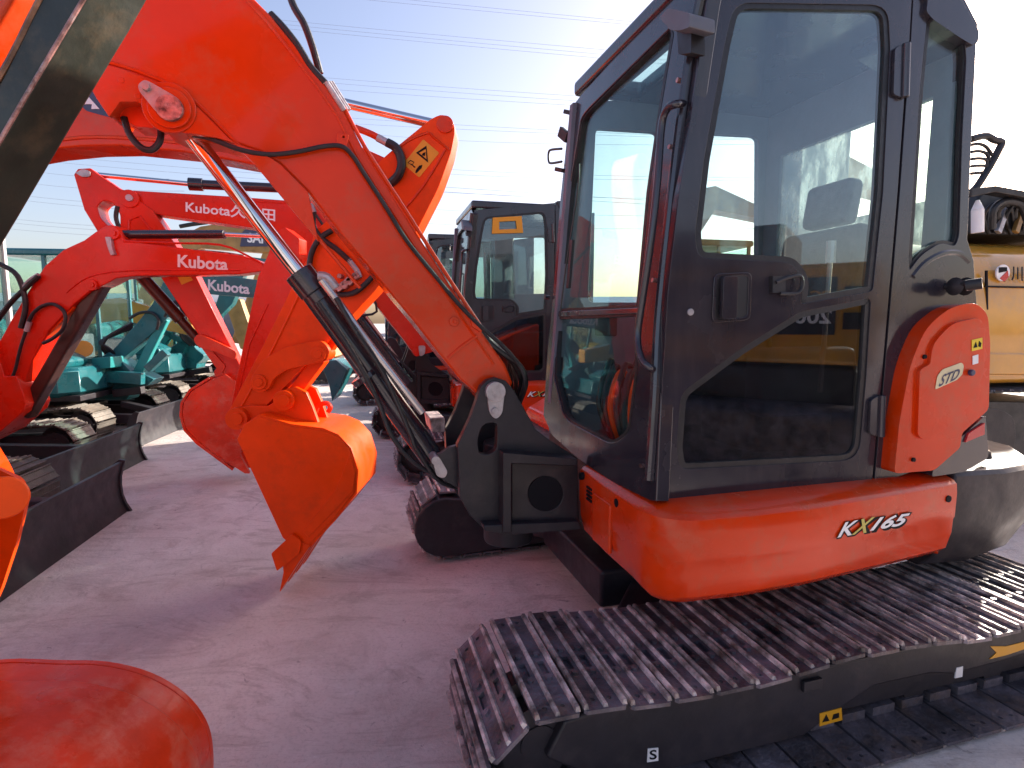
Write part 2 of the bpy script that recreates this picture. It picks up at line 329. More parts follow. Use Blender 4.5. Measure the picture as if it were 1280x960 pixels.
# ------------------------------------------------------------------ track parts
def shoe_mesh(name, pitch, W, detail, mats):
    mb = MB(); L = pitch * .462; T = .012
    if detail:
        class Flat:
            n = Vector((0, 0, 1))
            def p(s, x, y, off=0): return Vector((x, y, off))
        holes = [[(-.042, -.08), (-.020, -.08), (-.020, -.015), (-.042, -.015)], [(.020, -.08), (.042, -.08), (.042, -.015), (.020, -.015)]]
        holes += [circ(-.026, -W * .42, .008, 8), circ(.026, -W * .42, .008, 8), circ(-.026, W * .42, .008, 8), circ(.026, W * .42, .008, 8)]
        mb.plate(Flat(), [(-L, -W / 2 + .008), (-L + .008, -W / 2), (L - .006, -W / 2), (L, -W / 2 + .01), (L, W / 2 - .01), (L - .01, W / 2), (-L + .01, W / 2), (-L, W / 2 - .01)], holes, 0, T)
        for x in (-.030, .030):
            for y in (-.105, .02): mb.cyl((x, y, T), (x, y, T + .009), .011, 6)
    else: mb.box(-L, L, -W / 2, W / 2, 0, T)
    for x, h in ((-L + .006, .013), (0, .009), (L - .006, .013)):
        a, b = .0075, .005
        y = W / 2 - .006
        vs = [(x - a, -y, T), (x + a, -y, T), (x + a, y, T), (x - a, y, T), (x - b, -y + .004, T + h), (x + b, -y + .004, T + h), (x + b, y - .004, T + h), (x - b, y - .004, T + h)]
        mb.add(vs, [(4, 5, 6, 7), (0, 1, 5, 4), (1, 2, 6, 5), (2, 3, 7, 6), (3, 0, 4, 7)], 1)
    mb.box(-L * .8, L * .8, -.09, .05, -.035, -.001)      # chain link under the plate
    return mesh_of(name, mb, mats)
SH_MAIN = shoe_mesh('track_shoe', .142, .545, True, [M['shoe'], M['shoe_worn']])
SH_KX = shoe_mesh('track_shoe', .131, .42, False, [M['shoe'], M['shoe_worn']])
SH_DRY = shoe_mesh('track_shoe', .131, .40, False, [M['shoe_dry'], M['shoe_dry']])
def track(root, x0, x1, y0, y1, h, shoe, fwd=-1, sag=.02, pitch=.131, fm='frame', zt=0.012):
    """chain loop with an idler, a sprocket and rollers; every shoe is an object"""
    r = h / 2 - .03; zc = .02 + r + .012; xa, xb = x0 + r + .03, x1 - r - .03; yc = (y0 + y1) / 2
    Ls = xb - xa; per = 2 * Ls + 2 * math.pi * r; n = round(per / pitch)
    tb = MB()
    tb.box(xa + .1, xb - .1, yc - .09, yc + .09, .09, h - .14)
    for x in (xa, xb):
        tb.cyl((x, yc - .03, zc), (x, yc + .03, zc), r - .03, 24); tb.cyl((x, yc - .10, zc), (x, yc + .10, zc), r * .62, 20); tb.cyl((x, yc - .105, zc), (x, yc + .105, zc), r * .3, 14)
    k = 5
    for i in range(k):
        x = xa + .28 + (Ls - .56) * i / (k - 1); tb.cyl((x, yc - .08, .10), (x, yc + .08, .10), .055, 14)
    t = part('track', tb, M[fm], root, local=True)
    for i in range(n):
        s = i * per / n
        if s < Ls:
            u = s / Ls; x = xa + s; z = zc + r - sag * math.sin(u * math.pi * 2) ** 2 * 1.0 + .004 * math.sin(i * 2.1); a = -sag * 2 * math.pi / Ls * math.sin(u * math.pi * 4) ; rot = -a
        elif s < Ls + math.pi * r: th = (s - Ls) / r; x = xb + r * math.sin(th); z = zc + r * math.cos(th); rot = th
        elif s < 2 * Ls + math.pi * r: x = xb - (s - Ls - math.pi * r); z = zc - r; rot = math.pi
        else: th = (s - 2 * Ls - math.pi * r) / r; x = xa - r * math.sin(th); z = zc - r * math.cos(th); rot = math.pi + th
        o = bpy.data.objects.new('track_shoe', shoe); COL.objects.link(o); o.parent = t; o.location = (x, yc, z); o.rotation_euler = (random.uniform(-.006, .006), rot, random.uniform(-.006, .006)); MW[o.name] = MW[root.name]
    return t

# ================================================================== MAIN MACHINE
K = thing('excavator', 'nearest orange compact excavator with dark grey cab and KX165 lettering on its skirt', 'excavator', .47, 1.81, 16, 'compact orange excavators of the right row')
P = VP(.47, 1.81, 16)
SIDE = []   # parts reused by the row behind
def kp(name, mb, m, bevel=0, seg=2, label=None, parent=None): return part(name, mb, M[m] if isinstance(m, str) else m, parent or K, bevel=bevel, seg=seg, label=label)
def lp(name, mb, m, bevel=0, seg=2, label=None, parent=None): return part(name, mb, M[m] if isinstance(m, str) else m, parent or K, local=True, bevel=bevel, seg=seg, label=label)
# --- door
door_o = [(889, -30), (1141, -22), (1137, 47), (1130, 127), (1122, 240), (1102, 475), (1090, 602), (822, 626), (828, 480), (835, 365), (848, 250), (865, 137), (884, 5)]
win_u = rnd([(918, 3, 22), (1110, 6, 22), (1113, 60, 8), (1104, 240, 5), (1091, 364, 6), (1001, 380, 3), (1005, 350, 10), (990, 328, 10), (872, 322, 18), (869, 292, 8), (880, 200, 4), (905, 60, 6)], 8, 5)
win_l = rnd([(1000, 390, 6), (1089, 372, 8), (1083, 470, 5), (1074, 575, 24), (850, 587, 18), (846, 560, 6), (851, 492, 14), (925, 437, 8)], 8, 5)
d = MB().plate(P, door_o, [win_u, win_l], 0, .035); door = kp('door', d, 'cabgrey', bevel=.004)
def inset(Pn, k):
    out = []; n = len(Pn); ar = sum(Pn[q - 1][0] * Pn[q][1] - Pn[q][0] * Pn[q - 1][1] for q in range(n)); sg = 1 if ar > 0 else -1
    for i in range(n):
        b = Vector(Pn[i]); t = Vector(Pn[(i + 1) % n]) - Vector(Pn[i - 1]); nn = Vector((-t.y, t.x)).normalized() * sg; q = b + nn * k; out.append((q.x, q.y))
    return out
def seal(pl, Pn, k, t0, t1):
    inn = inset(Pn, k); n = len(Pn); mb = MB(); vec = pl.n * (t1 - t0)
    A = [pl.p(x, y, t0) for x, y in Pn]; B = [pl.p(x, y, t0) for x, y in inn]; v = A + B + [p + vec for p in A] + [p + vec for p in B]; fs = []
    for i in range(n):
        j = (i + 1) % n; fs += [(i, j, n + j, n + i), (2 * n + i, 3 * n + i, 3 * n + j, 2 * n + j), (n + i, n + j, 3 * n + j, 3 * n + i), (j, i, 2 * n + i, 2 * n + j)]
    return mb.add(v, fs)
kp('window_seal', seal(P, win_u, 7, .004, .03), 'rubber', parent=door)
kp('window_seal', seal(P, win_l, 7, .004, .03), 'rubber', parent=door)
kp('pane', MB().plate(P, inset(win_u, 1), [], .012, .017), 'glass', parent=door)
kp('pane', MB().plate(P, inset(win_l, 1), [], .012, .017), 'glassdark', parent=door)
# door handle recess + handle + key lock + inner catch
hb = MB().plate(P, rnd([(893, 342), (940, 340), (938, 400), (890, 404)], 8), [rnd([(897, 346), (936, 344), (934, 396), (894, 400)], 6)], -.006, .0)
kp('handle_surround', hb, 'cabgrey', bevel=.002, parent=door)
kp('handle_recess', MB().plate(P, rnd([(896, 345), (937, 343), (935, 397), (893, 401)], 6), [], -.0035, -.001), 'blackmat', parent=door)
kp('handle', MB().plate(P, rnd([(905, 345), (923, 345), (921, 398), (903, 399)], 4), [], -.03, -.012), 'cabgrey', bevel=.004, parent=door)
kp('key_lock', disc(MB(), P, 864, 390, -.008, .0, .0115, 18), 'steel', bevel=.002, parent=door)
c = MB().tube([P.p(x, y, -.02) for x, y in ((970, 353), (985, 347), (1000, 345), (1003, 355), (997, 366), (975, 367))], .006, 8)
c.plate(P, [(966, 345), (982, 345), (982, 366), (966, 366)], [], -.018, 0)
kp('catch', c, 'blackmat', parent=door)
for hx, hy, l in ((1133, 88, 34), (1103, 520, 26)):
    a = P.p(hx, hy - l, -.012); b = P.p(hx - 2, hy + l, -.012); kp('hinge', MB().cyl(a, b, .014, 14), 'cabgrey', bevel=.003, parent=door)
    kp('hinge', MB().plate(P, rnd([(hx - 14, hy - l + 6), (hx - 2, hy - l), (hx - 4, hy + l), (hx - 16, hy + l - 4)], 4), [], -.012, -.001), 'cabgrey', bevel=.003, parent=door)
# --- rear quarter panel
q_o = [(1143, -22), (1195, -22), (1222, 30), (1220, 60), (1214, 180), (1209, 300), (1217, 325), (1221, 380), (1222, 520), (1180, 575), (1120, 597), (1093, 602), (1105, 475), (1125, 240), (1133, 127), (1139, 47)]
q_w = rnd([(1160, 14, 8), (1206, 44, 8), (1208, 75, 4), (1203, 170), (1199, 295, 6), (1194, 308, 5), (1176, 303, 8), (1152, 318, 10), (1137, 338, 3), (1136, 320, 3), (1141, 250), (1150, 110)], 5, 4)
qp = kp('quarter_panel', MB().plate(P, q_o, [q_w], .002, .05), 'cabgrey', bevel=.008, seg=3)
kp('pane', MB().plate(P, inset(q_w, 1), [], .02, .025), 'glassdirty', parent=qp)
kp('window_seal', seal(P, q_w, 4, .008, .02), 'rubber', parent=qp)
kp('shoulder', MB().tube([P.p(x, y, .006) for x, y in ((1140, 346), (1155, 329), (1178, 317), (1198, 317), (1210, 327))], .012, 8), 'cabgrey', parent=qp)
# mirror stub with two flanged knobs
kb = MB(); a = P.p(1183, 358, -.0); kb.cyl(a, P.p(1226, 352, -.12), .012, 12)
for t, r_ in ((.18, .045), (.52, .045)):
    q0 = P.p(1183 + 40 * t, 358, -.03 - .03 * t); kb.cyl(q0, q0 + P.t * .012, .006, 14, r_ * .75); kb.cyl(q0 + P.t * .012, q0 + P.t * .026, r_ * .75, 14, .006)
kb.cyl(P.p(1207, 357, -.08), P.p(1228, 354, -.12), .020, 14)
kp('knob', kb, 'blackmat')
# --- leaning front frame
o1 = P.w(-.01, 0, .93); n_f = (P.t + Vector((0, 0, -.085))).normalized()       # normal points into the cab
FP = GP(o1, n_f)
f_o = [(712, 137), (727, 117), (790, 48), (852, -20), (888, -22), (883, 5), (864, 137), (847, 250), (834, 365), (827, 480), (820, 627), (812, 626), (765, 603), (722, 574), (690, 545), (679, 520), (684, 440), (690, 380), (700, 250)]
f_wu = rnd([(726, 145, 12), (838, 34, 3), (842, 42, 3), (826, 136, 3), (811, 240, 3), (798, 384, 2), (697, 389, 3), (711, 237, 3)], 3, 4)
f_wl = rnd([(696, 396, 2), (797, 392, 2), (796, 470, 4), (787, 540, 16), (765, 556, 12), (705, 524, 12), (692, 470, 6)], 6, 5)
ff = kp('front_frame', MB().plate(FP, f_o, [f_wu, f_wl], 0, .05), 'cabgrey', bevel=.005)
kp('pane', MB().plate(FP, inset(f_wu, 1), [], .022, .027), 'glassfront', parent=ff)
kp('pane', MB().plate(FP, inset(f_wl, 1), [], .022, .027), 'glassfront', parent=ff)
kp('window_seal', seal(FP, f_wu, 3, .008, .03), 'rubber', parent=ff)
kp('window_seal', seal(FP, f_wl, 3, .008, .03), 'rubber', parent=ff)
# near corner post (rounded) with inner strip, bolts, lamp brackets
cp_ = MB()
rim = [(852, -20), (838, 36), (826, 136), (811, 240), (800, 365), (797, 480)]
cp_.tube([FP.p(x + 16, y, -.006) for x, y in ((864, -20), (848, 60), (833, 170), (820, 280), (808, 400), (803, 500), (796, 600))], .018, 10)
kp('corner_post', cp_, 'cabgrey')
kp('grab_handle', MB().tube([FP.p(x, y, z) for x, y, z in ((856, 130, -.0), (846, 130, -.045), (834, 136, -.06), (827, 158, -.06), (822, 225, -.06), (814, 300, -.06), (803, 375, -.06), (797, 420, -.06), (801, 447, -.06), (811, 459, -.045), (820, 463, 0))], .0125, 12), 'cabgrey')
st = MB()
for x, y in ((846, 100), (836, 183), (815, 350), (800, 582)): disc(st, FP, x, y, -.014, .004, .008, 10)
kp('bolt', st, 'pinrust')
lb = MB().plate(FP, rnd([(824, 22), (835, 10), (862, 16), (862, 34), (850, 38), (838, 38)], 3), [], -.09, -.004)
kp('lamp_bracket', lb, 'dim', bevel=.004); kp('lamp_bracket', MB().plate(FP, rnd([(846, 38), (864, 38), (864, 66), (848, 68)], 2), [], -.05, -.002), 'blackmat', bevel=.003)
for i, (x, y) in enumerate(((707, 141), (701, 172), (696, 213))): kp('bracket_stub', MB().bar(FP.p(x + 6, y, -.01), FP.p(x - 3, y - (2 if i != 1 else 8), -.03), .02 if i != 1 else .05, .02, FP.n), 'blackmat', bevel=.003)
kp('mirror_bracket', MB().tube([FP.p(x, y, -.03) for x, y in ((702, 186), (690, 187), (686, 190), (686, 202), (690, 204), (702, 202))], .006, 8, sub=3), 'blackmat')
kp('bolt', disc(MB(), FP, 681, 371, -.025, .0, .012, 10), 'cabgrey')
wp = MB().tube([FP.p(x, y, -.02) for x, y in ((700, 395), (708, 330), (722, 240), (724, 205))], .004, 6); wp.bar(FP.p(709, 360, -.035), FP.p(714, 300, -.035), .03, .012, FP.n)
kp('wiper', wp, 'blackmat')
# --- cab shell: roof, right side, rear, floor
zr = 2.60
cab = MB()
ro = [(-.0, -.0), (1.34, -.0), (1.44, .06), (1.44, 1.0), (1.36, 1.06), (.06, 1.06), (.0, 1.02)]
def rot_xy(pts, z, g=0): return [Vector((x + (g if x < .5 else -g) , y + (g if y < .5 else -g), z)) for x, y in pts]
hat = MB()
class LP:
    def __init__(s, z): s.z = z; s.n = Vector((0, 0, 1))
    def p(s, x, y, off=0): return Vector((x, y, s.z + off))
hatch = [(.15, .36), (.42, .36), (.42, .94), (.15, .94)]
rf = MB().plate(LP(zr), [(.12, .01), (1.22, .01), (1.29, .08), (1.29, 1.0), (1.24, 1.05), (.12, 1.05)], [hatch], 0, .07)
roof = lp('roof', rf, 'cabgrey', bevel=.02, seg=3)
lp('hatch_pane', MB().plate(LP(zr), hatch, [], .02, .026), 'glassdirty', parent=roof)
lp('crossbar', MB().box(.27, .30, .36, .94, zr - .005, zr + .015), 'inside', parent=roof)
kp('rear_visor', MB().plate(P, rnd([(1150, -30), (1186, -28), (1212, 18, 10), (1224, 38, 6), (1223, 52, 4), (1217, 57, 4), (1200, 47, 8), (1166, 24, 8), (1158, 14, 4), (1160, 0, 4)], 3), [], -.012, .3), 'cabgrey', bevel=.012, seg=3)
# far side wall with windows, unprojected to b = 1.04
w1 = rnd([(745, 160), (824, 165), (812, 378), (735, 378)], 8); w2 = rnd([(868, 166), (949, 170), (948, 326), (858, 326)], 8)
P2 = VP(*(P.o + P.n * 1.02).xy, 16)
fw = MB().plate(P2, [(716, 128), (1068, 110), (1040, 540), (690, 560), (688, 500)], [w1, w2], 0, .04)
fwp = kp('side_wall', fw, 'inside', bevel=.003)
kp('pane', MB().plate(P2, w1, [], .015, .02), 'glassdirty', parent=fwp); kp('pane', MB().plate(P2, w2, [], .015, .02), 'glass', parent=fwp)
# rear wall  (a = 1.36)
class XP:
    def __init__(s, a): s.a = a; s.n = Vector((1, 0, 0))
    def p(s, y, z, off=0): return Vector((s.a + off, y, z))
rw = rnd([(.12, 1.45), (.92, 1.45), (.92, 2.38), (.12, 2.38)], .08)
rwp = lp('rear_wall', MB().plate(XP(1.23), [(.03, .95), (1.03, .95), (1.03, zr), (.03, zr)], [rw], 0, .04), 'inside', bevel=.003)
lp('pane', MB().plate(XP(1.23), rw, [], .015, .02), 'glassrear', parent=rwp)
lp('floor_pan', MB().box(.0, 1.36, .04, 1.02, .90, .96), 'blackmat')
# --- interior
st = MB(); st.box(.62, 1.12, .30, .78, 1.18, 1.32); lp('seat_base', MB().box(.68, 1.08, .34, .74, .96, 1.18), 'blackmat', bevel=.02)
seat = lp('seat', st, 'seat', bevel=.05, seg=3)
bk = MB(); A0 = [Vector((1.02, .30, 1.28)), Vector((1.14, .30, 1.30)), Vector((1.24, .30, 1.92)), Vector((1.14, .30, 1.95))]
lp('backrest', bk.prism(A0, (0, .48, 0)), 'seat', bevel=.04, seg=3)
lp('headrest', MB().prism([Vector((1.15, .42, 1.96)), Vector((1.24, .42, 1.95)), Vector((1.27, .42, 2.15)), Vector((1.18, .42, 2.16))], (0, .26, 0)), 'seat', bevel=.03, seg=3)
for y in (.16, .80):
    cn = MB(); cn.box(.55, 1.0, y, y + .12, 1.15, 1.42); lp('console', cn, 'inside', bevel=.03, seg=3)
    lp('joystick', MB().tube([(.62, y + .06, 1.42), (.60, y + .06, 1.52), (.60, y + .06, 1.58)], .012, 8).cyl((.60, y + .06, 1.56), (.59, y + .06, 1.68), .022, 12, .028), 'blackmat')
lv = MB()
for y in (.42, .56): lv.tube([(.22, y, .95), (.20, y, 1.25), (.26, y, 1.42)], .009, 8)
lp('travel_lever', lv, 'blackmat')
lp('safety_lever', MB().tube([(.78, .12, 1.25), (.79, .12, 1.75)], .009, 8, sub=0).cyl((.79, .12, 1.74), (.79, .12, 1.82), .018, 10), 'steel')
for k in range(6): lp('mirrored_hose', MB().tube([(.10 + .02 * k, .25 + .09 * k, .96), (.06 + .015 * k, .28 + .09 * k, 1.15), (.12 + .02 * k, .34 + .09 * k, 1.30 + .02 * (k % 3)), (.26, .40 + .08 * k, 1.22), (.34, .42 + .08 * k, .98)], .013, 8), 'rubber' if k % 3 else 'orange2')  # tubes added in the cab to stand for boom hoses mirrored in the windscreen
for y in (.36, .62): lp('pedal', MB().prism([Vector((.16, y, 1.02)), Vector((.30, y, 1.08)), Vector((.30, y, 1.10)), Vector((.16, y, 1.04))], (0, .09, 0)), 'dim', bevel=.004)
lp('monitor', MB().box(.22, .27, .82, .98, 1.45, 1.60), 'blackmat', bevel=.01)
# --- orange skirt
def skirt_ring(z, g):
    pts = [(-.035 + g, .545), (-.05 + g, .30), (-.05 + g, .08)]
    for i in range(7):
        t = math.pi / 2 * i / 6; pts.append((.11 - (.16 - g * .8) * math.cos(t), .02 - (.155 - g) * math.sin(t)))
    pts += [(.3, -.148 + g), (.55, -.140 + g), (.9, -.105 + g), (1.22, -.068 + g), (1.29, -.058 + g), (1.30, .0), (1.30, .30), (.6, .30), (.2, .545)]
    return [Vector((x, y, z)) for x, y in pts]
def skirt_top(z, g):
    return [Vector((v.x, v.y, z + (.0 if v.y < .0 else .02))) for v in skirt_ring(z, g)]
sk_ = MB().loft([skirt_ring(.585, .11), skirt_ring(.597, .06), skirt_ring(.63, .025), skirt_ring(.70, .008), skirt_ring(.755, .006), skirt_ring(.765, .001), skirt_ring(.86, .0), skirt_ring(.895, .004), skirt_ring(.908, .018), skirt_ring(.926, .075), skirt_ring(.929, .12)])
skirt = lp('skirt', sk_, 'orange', bevel=.006, seg=3)
PS = VP(*(P.w(.9, -.106, 0)).xy, 16 + 5.8)
text('K', [(1047, 672), (1069, 668), (1073, 650), (1051, 654)], PS, -.004, M['white'], skirt, 'lettering', .02, .3)
text('X', [(1064, 669), (1088, 665), (1094, 646), (1071, 650)], PS, -.0045, M['gold'], skirt, 'lettering', .02, .3)
text('165', [(1087, 664), (1133, 656), (1138, 641), (1094, 647)], PS, -.004, M['white'], skirt, 'lettering', .03, .3, spacing=1.0)
text('KX165', [(1045, 674.5), (1135, 658.5), (1141, 639), (1050, 652)], PS, -.002, M['ink'], skirt, 'lettering_outline', .06, .3)
lp('bolt_hole', MB().cyl((1.23, -.072, .845), (1.23, -.03, .845), .013, 16), 'ink', parent=skirt)
XF = XP(-.0455)
for y, z in ((.50, .88), (.17, .87)): lp('bolt_hole', MB().cyl((-.050, y, z), (-.03, y, z), .016, 16), 'ink', parent=skirt)
for i in range(4): lp('vent_slot', MB().box(-.049, -.03, .39, .44, .80 + i * .016, .808 + i * .016), 'ink', parent=skirt)
lp('access_cover', MB().box(-.056, -.04, .21, .36, .66, .85), 'orange', bevel=.006, parent=skirt)
# --- orange rear side cover
rc_o = rnd([(1118, 592, 6), (1124, 530), (1138, 455, 20), (1158, 408, 20), (1190, 383, 16), (1220, 378, 12), (1235, 392, 10), (1238, 430), (1236, 512, 6), (1203, 541, 4), (1200, 560, 4), (1168, 588, 5)], 6, 4)
rc = kp('side_cover', MB().plate(P, rc_o, [], -.055, .06), 'orange', bevel=.018, seg=4)
rl_o = rnd([(1147, 545, 8), (1150, 462, 5), (1163, 455, 4), (1166, 430, 14), (1190, 404, 12), (1224, 397, 8), (1232, 410, 6), (1230, 468, 14), (1214, 505, 12), (1178, 540, 12), (1158, 551, 8)], 5, 4)
kp('lid', MB().plate(P, rl_o, [], -.068, -.05), 'orange', bevel=.006, seg=3, parent=rc)
PC_ = VP(*(P.w(0, -.07, 0)).xy, 16)
kp('badge', MB().plate(PC_, rnd([(1169, 487), (1172, 470), (1178, 462), (1202, 453), (1205, 457), (1203, 468), (1196, 475)], 2), [], -.0005, .001), 'cream', parent=rc)
text('STD', [(1173, 484), (1198, 473), (1201, 460), (1177, 469)], PC_, -.0015, M['navy'], rc, 'lettering', .02, .25)
kp('warning_sticker', MB().plate(PC_, [(1215, 425), (1228, 422), (1228, 436), (1215, 439)], [], -.0005, .001), 'yellowsticker', parent=rc)
kp('pictogram', MB().plate(PC_, [(1217, 435), (1220, 427), (1222, 434)], [], -.0015, .001).plate(PC_, [(1223, 433), (1224, 426), (1227, 429), (1226, 434)], [], -.0015, .001), 'ink', parent=rc)
kp('paper_sticker', MB().plate(PC_, [(1216, 445), (1223, 443), (1223, 454), (1216, 456)], [], -.0005, .001), 'white', parent=rc)
kp('lock_knob', disc(MB(), PC_, 1217, 466, -.014, .0, .012, 16), 'navy', bevel=.003, parent=rc)
kp('bolt', disc(disc(MB(), P, 1157, 446, -.062, -.04, .008, 12), P, 1143, 575, -.062, -.04, .008, 12), 'ink', parent=rc)
# --- counterweight
def cwr(z, g): return [Vector((x, y, z)) for x, y in [(1.31, -.03 + g), (1.55, -.05 + g), (1.80 - g, -.02 + g), (2.06 - g, .25), (2.2 - g, .7), (2.2 - g, 1.2), (2.0 - g, 1.75), (1.31, 1.85)]]
cw = MB().loft([cwr(.50, .12), cwr(.56, .06), cwr(.68, .02), cwr(.80, .0), cwr(.915, .0), cwr(.935, .015)])
cwt = lp('counterweight', cw, 'frame', bevel=.01, seg=3)
kp('counterweight_fin', MB().plate(P, rnd([(1165, 596), (1168, 578, 4), (1200, 548), (1232, 519, 4), (1234, 545), (1236, 572, 5), (1205, 590)], 3), [], -.045, .25), 'cabgrey', bevel=.012, seg=3, parent=cwt)
kp('reflector', MB().plate(P, [(1207, 553), (1211, 542), (1231, 529), (1231, 543)], [], -.052, -.04), 'redprint', parent=cwt)
kp('lifting_eye', MB().tube([P.w(1.42, .0, .96), P.w(1.44, -.0, .99), P.w(1.54, .02, .99), P.w(1.56, .02, .96)], .012, 8), 'frame', parent=cwt)
lp('hood', MB().prism([Vector((1.40, .42, .95)), Vector((1.84, .42, .95)), Vector((1.80, .42, 1.45)), Vector((1.66, .42, 1.62)), Vector((1.40, .42, 1.66))], (0, 1.3, 0)), 'frame', bevel=.05, seg=3)
lp('right_bonnet', MB().prism([Vector((.12, 1.12, .66)), Vector((1.38, 1.12, .66)), Vector((1.38, 1.12, 1.5)), Vector((.8, 1.12, 1.3)), Vector((.25, 1.12, 1.03)), Vector((.12, 1.12, .96))], (0, .72, 0)), 'orange', bevel=.04, seg=3)
lp('house_frame', MB().box(.02, 1.5, .02, 1.78, .62, .90), 'frame', bevel=.01)
lp('swing_ring', MB().cyl((.75, .98, .36), (.75, .98, .62), .42, 40), 'frame', bevel=.01)
cf = MB().box(.1, 1.4, .6, 1.4, .22, .40)
for sx in (.05, 1.45):
    for sy in (.2, 1.8): cf.bar(Vector((.75, 1.0, .22)), Vector((sx, sy, .18)), .22, .16, (0, 0, 1))
lp('car_body', cf, 'frame', bevel=.02)
# --- tracks (sub-parts: the shoes)
MAIN_T = track(K, -.66, 2.05, -.275, .27, .455, SH_MAIN, sag=.03, pitch=.142)
tf = MB().prism([Vector((x, -.135, z)) for x, z in ((-.30, .12), (-.42, .20), (-.36, .31), (-.1, .35), (.35, .34), (.55, .31), (1.15, .34), (1.3, .37), (1.6, .37), (1.72, .31), (1.74, .19), (1.5, .17), (1.25, .165), (1.12, .19), (.85, .19), (.70, .13), (.55, .06), (-.2, .055))], (0, .22, 0))
tfr = lp('track_frame', tf, 'frame', bevel=.012, seg=3)
PT = VP(*(P.w(0, -.1355, 0)).xy, 16)
tf2 = MB().box(-.1, .45, -.155, -.135, .325, .338); lp('rail', tf2, 'frame', bevel=.003, parent=tfr); lp('rail', MB().box(.62, 1.12, -.155, -.135, .318, .330), 'frame', bevel=.003, parent=tfr); lp('lug', MB().box(.52, .60, -.15, -.135, .24, .28), 'frame', bevel=.003, parent=tfr)
kp('caution_sticker', MB().plate(PT, [(1025, 892), (1052, 885), (1053, 900), (1025, 908)], [], -.002, .002), 'sticker', parent=tfr)
kp('pictogram', MB().plate(PT, [(1028, 903), (1033, 893), (1037, 901)], [], -.003, .0).plate(PT, [(1040, 900), (1042, 893), (1049, 891), (1049, 897)], [], -.003, 0), 'ink', parent=tfr)
text('S', [(812, 950), (821, 949), (821, 937), (812, 938)], PT, -.0035, M['ink'], tfr, 'lettering', .02)
kp('paper_sticker', MB().plate(PT, [(809, 953), (823, 951), (823, 935), (810, 936)], [], -.002, .002), 'white', parent=tfr)
kp('paper_sticker', MB().plate(PT, [(1194, 848), (1203, 846), (1204, 833), (1196, 835)], [], -.002, .002), 'white', parent=tfr)
kp('arrow_sticker', MB().plate(PT, [(1237, 824), (1246, 816), (1238, 808), (1258, 808), (1282, 802), (1300, 798), (1300, 807), (1282, 811), (1258, 819)], [], -.002, .002), 'sticker', parent=tfr)
track(K, -.62, 1.98, 1.80, 2.22, .47, SH_KX, sag=.02)
lp('track_frame', MB().prism([Vector((x, 1.76, z)) for x, z in [(-.42 + .19 * math.cos(R(a)), .235 + .19 * math.sin(R(a))) for a in range(90, 271, 20)] + [(.1, .06), (1.6, .08), (1.7, .3), (.3, .33), (-.1, .38)]], (0, .2, 0)), 'frame', bevel=.012, seg=3)
# --- swing bracket
PB = VP(*(P.w(0, .55, 0)).xy, 16)
sb_o = [(572, 556), (587, 525), (596, 500), (601, 483), (609, 475), (620, 472), (632, 476), (642, 487), (655, 510), (670, 537), (690, 552), (722, 572), (724, 655), (700, 660), (636, 668), (604, 660), (588, 645), (575, 622)]
slot = rnd([(604, 530), (622, 528), (621, 562), (612, 568), (599, 568), (597, 548)], 7)
kp('swing_bracket', MB().plate(PB, sb_o, [slot], 0, .045), 'frame', bevel=.004)
bx = MB().plate(PB, [(629, 566), (722, 574), (722, 583), (640, 580), (640, 667), (629, 667)], [], -.075, .002)
bx.plate(PB, [(604, 657), (640, 655), (724, 652), (728, 662), (640, 669), (606, 664)], [], -.06, .002)
kp('bracket_rib', bx, 'frame', bevel=.006, seg=3)
kp('bracket_face', MB().plate(PB, [(640, 579), (722, 582), (722, 655), (640, 657)], [circ(682, 617, 22, 28)], -.018, .0), 'frame', bevel=.003)
kp('bracket_bore_dark', disc(MB(), PB, 682, 617, -.014, -.004, .078, 28), 'ink')  # black disc closing the bore, its dark depth put into the colour
sb2 = [(x, y) for x, y in sb_o[:9]] + [(660, 560), (650, 640), (604, 660), (588, 645), (575, 622)]
PB0 = VP(*(P.w(0, .55, 0)).xy, 16)
pts = [PB0.p(x, y, 0) + P.n * .30 for x, y in sb2]
kp('swing_bracket', MB().prism(pts, P.n * .045), 'frame', bevel=.004)
kp('bracket_post', MB().cyl(P.w(-.30, .72, .55), P.w(-.30, .72, 1.0), .11, 24), 'frame', bevel=.01)
pn = disc(MB(), PB, 620, 490, -.028, 0, .040, 24); pn.plate(PB, rnd([(608, 483, 8), (620, 480, 8), (632, 484, 8), (628, 517, 6), (620, 525, 6), (612, 517, 6)], 6), [], -.016, 0); disc(pn, PB, 619, 514, -.024, 0, .014, 12)
kp('pivot_pin', pn, 'steel', bevel=.003)
# ears for boom cylinder foot
kp('cylinder_ear', MB().plate(PB, rnd([(575, 556), (560, 560), (552, 567), (540, 570), (538, 582), (548, 596), (575, 612)], 4), [], .06, .09).plate(PB, rnd([(575, 556), (560, 560), (552, 567), (540, 570), (538, 582), (548, 596), (575, 612)], 4), [], .20, .23), 'frame', bevel=.004)
kp('pivot_pin', MB().plate(PB, rnd([(540, 572, 4), (549, 571, 4), (560, 590, 5), (556, 598, 5), (546, 596, 5)], 4), [], .045, .06).cyl(PB.p(545, 576, .03), PB.p(545, 576, .03) + P.n * .22, .018, 16), 'steel', bevel=.002)
kp('step_block', MB().box(0, 0, 0, 0, 0, 0) if False else MB().plate(PB, [(537, 523), (556, 522), (557, 540), (540, 541)], [], .3, .5), 'shoe_worn', bevel=.006)
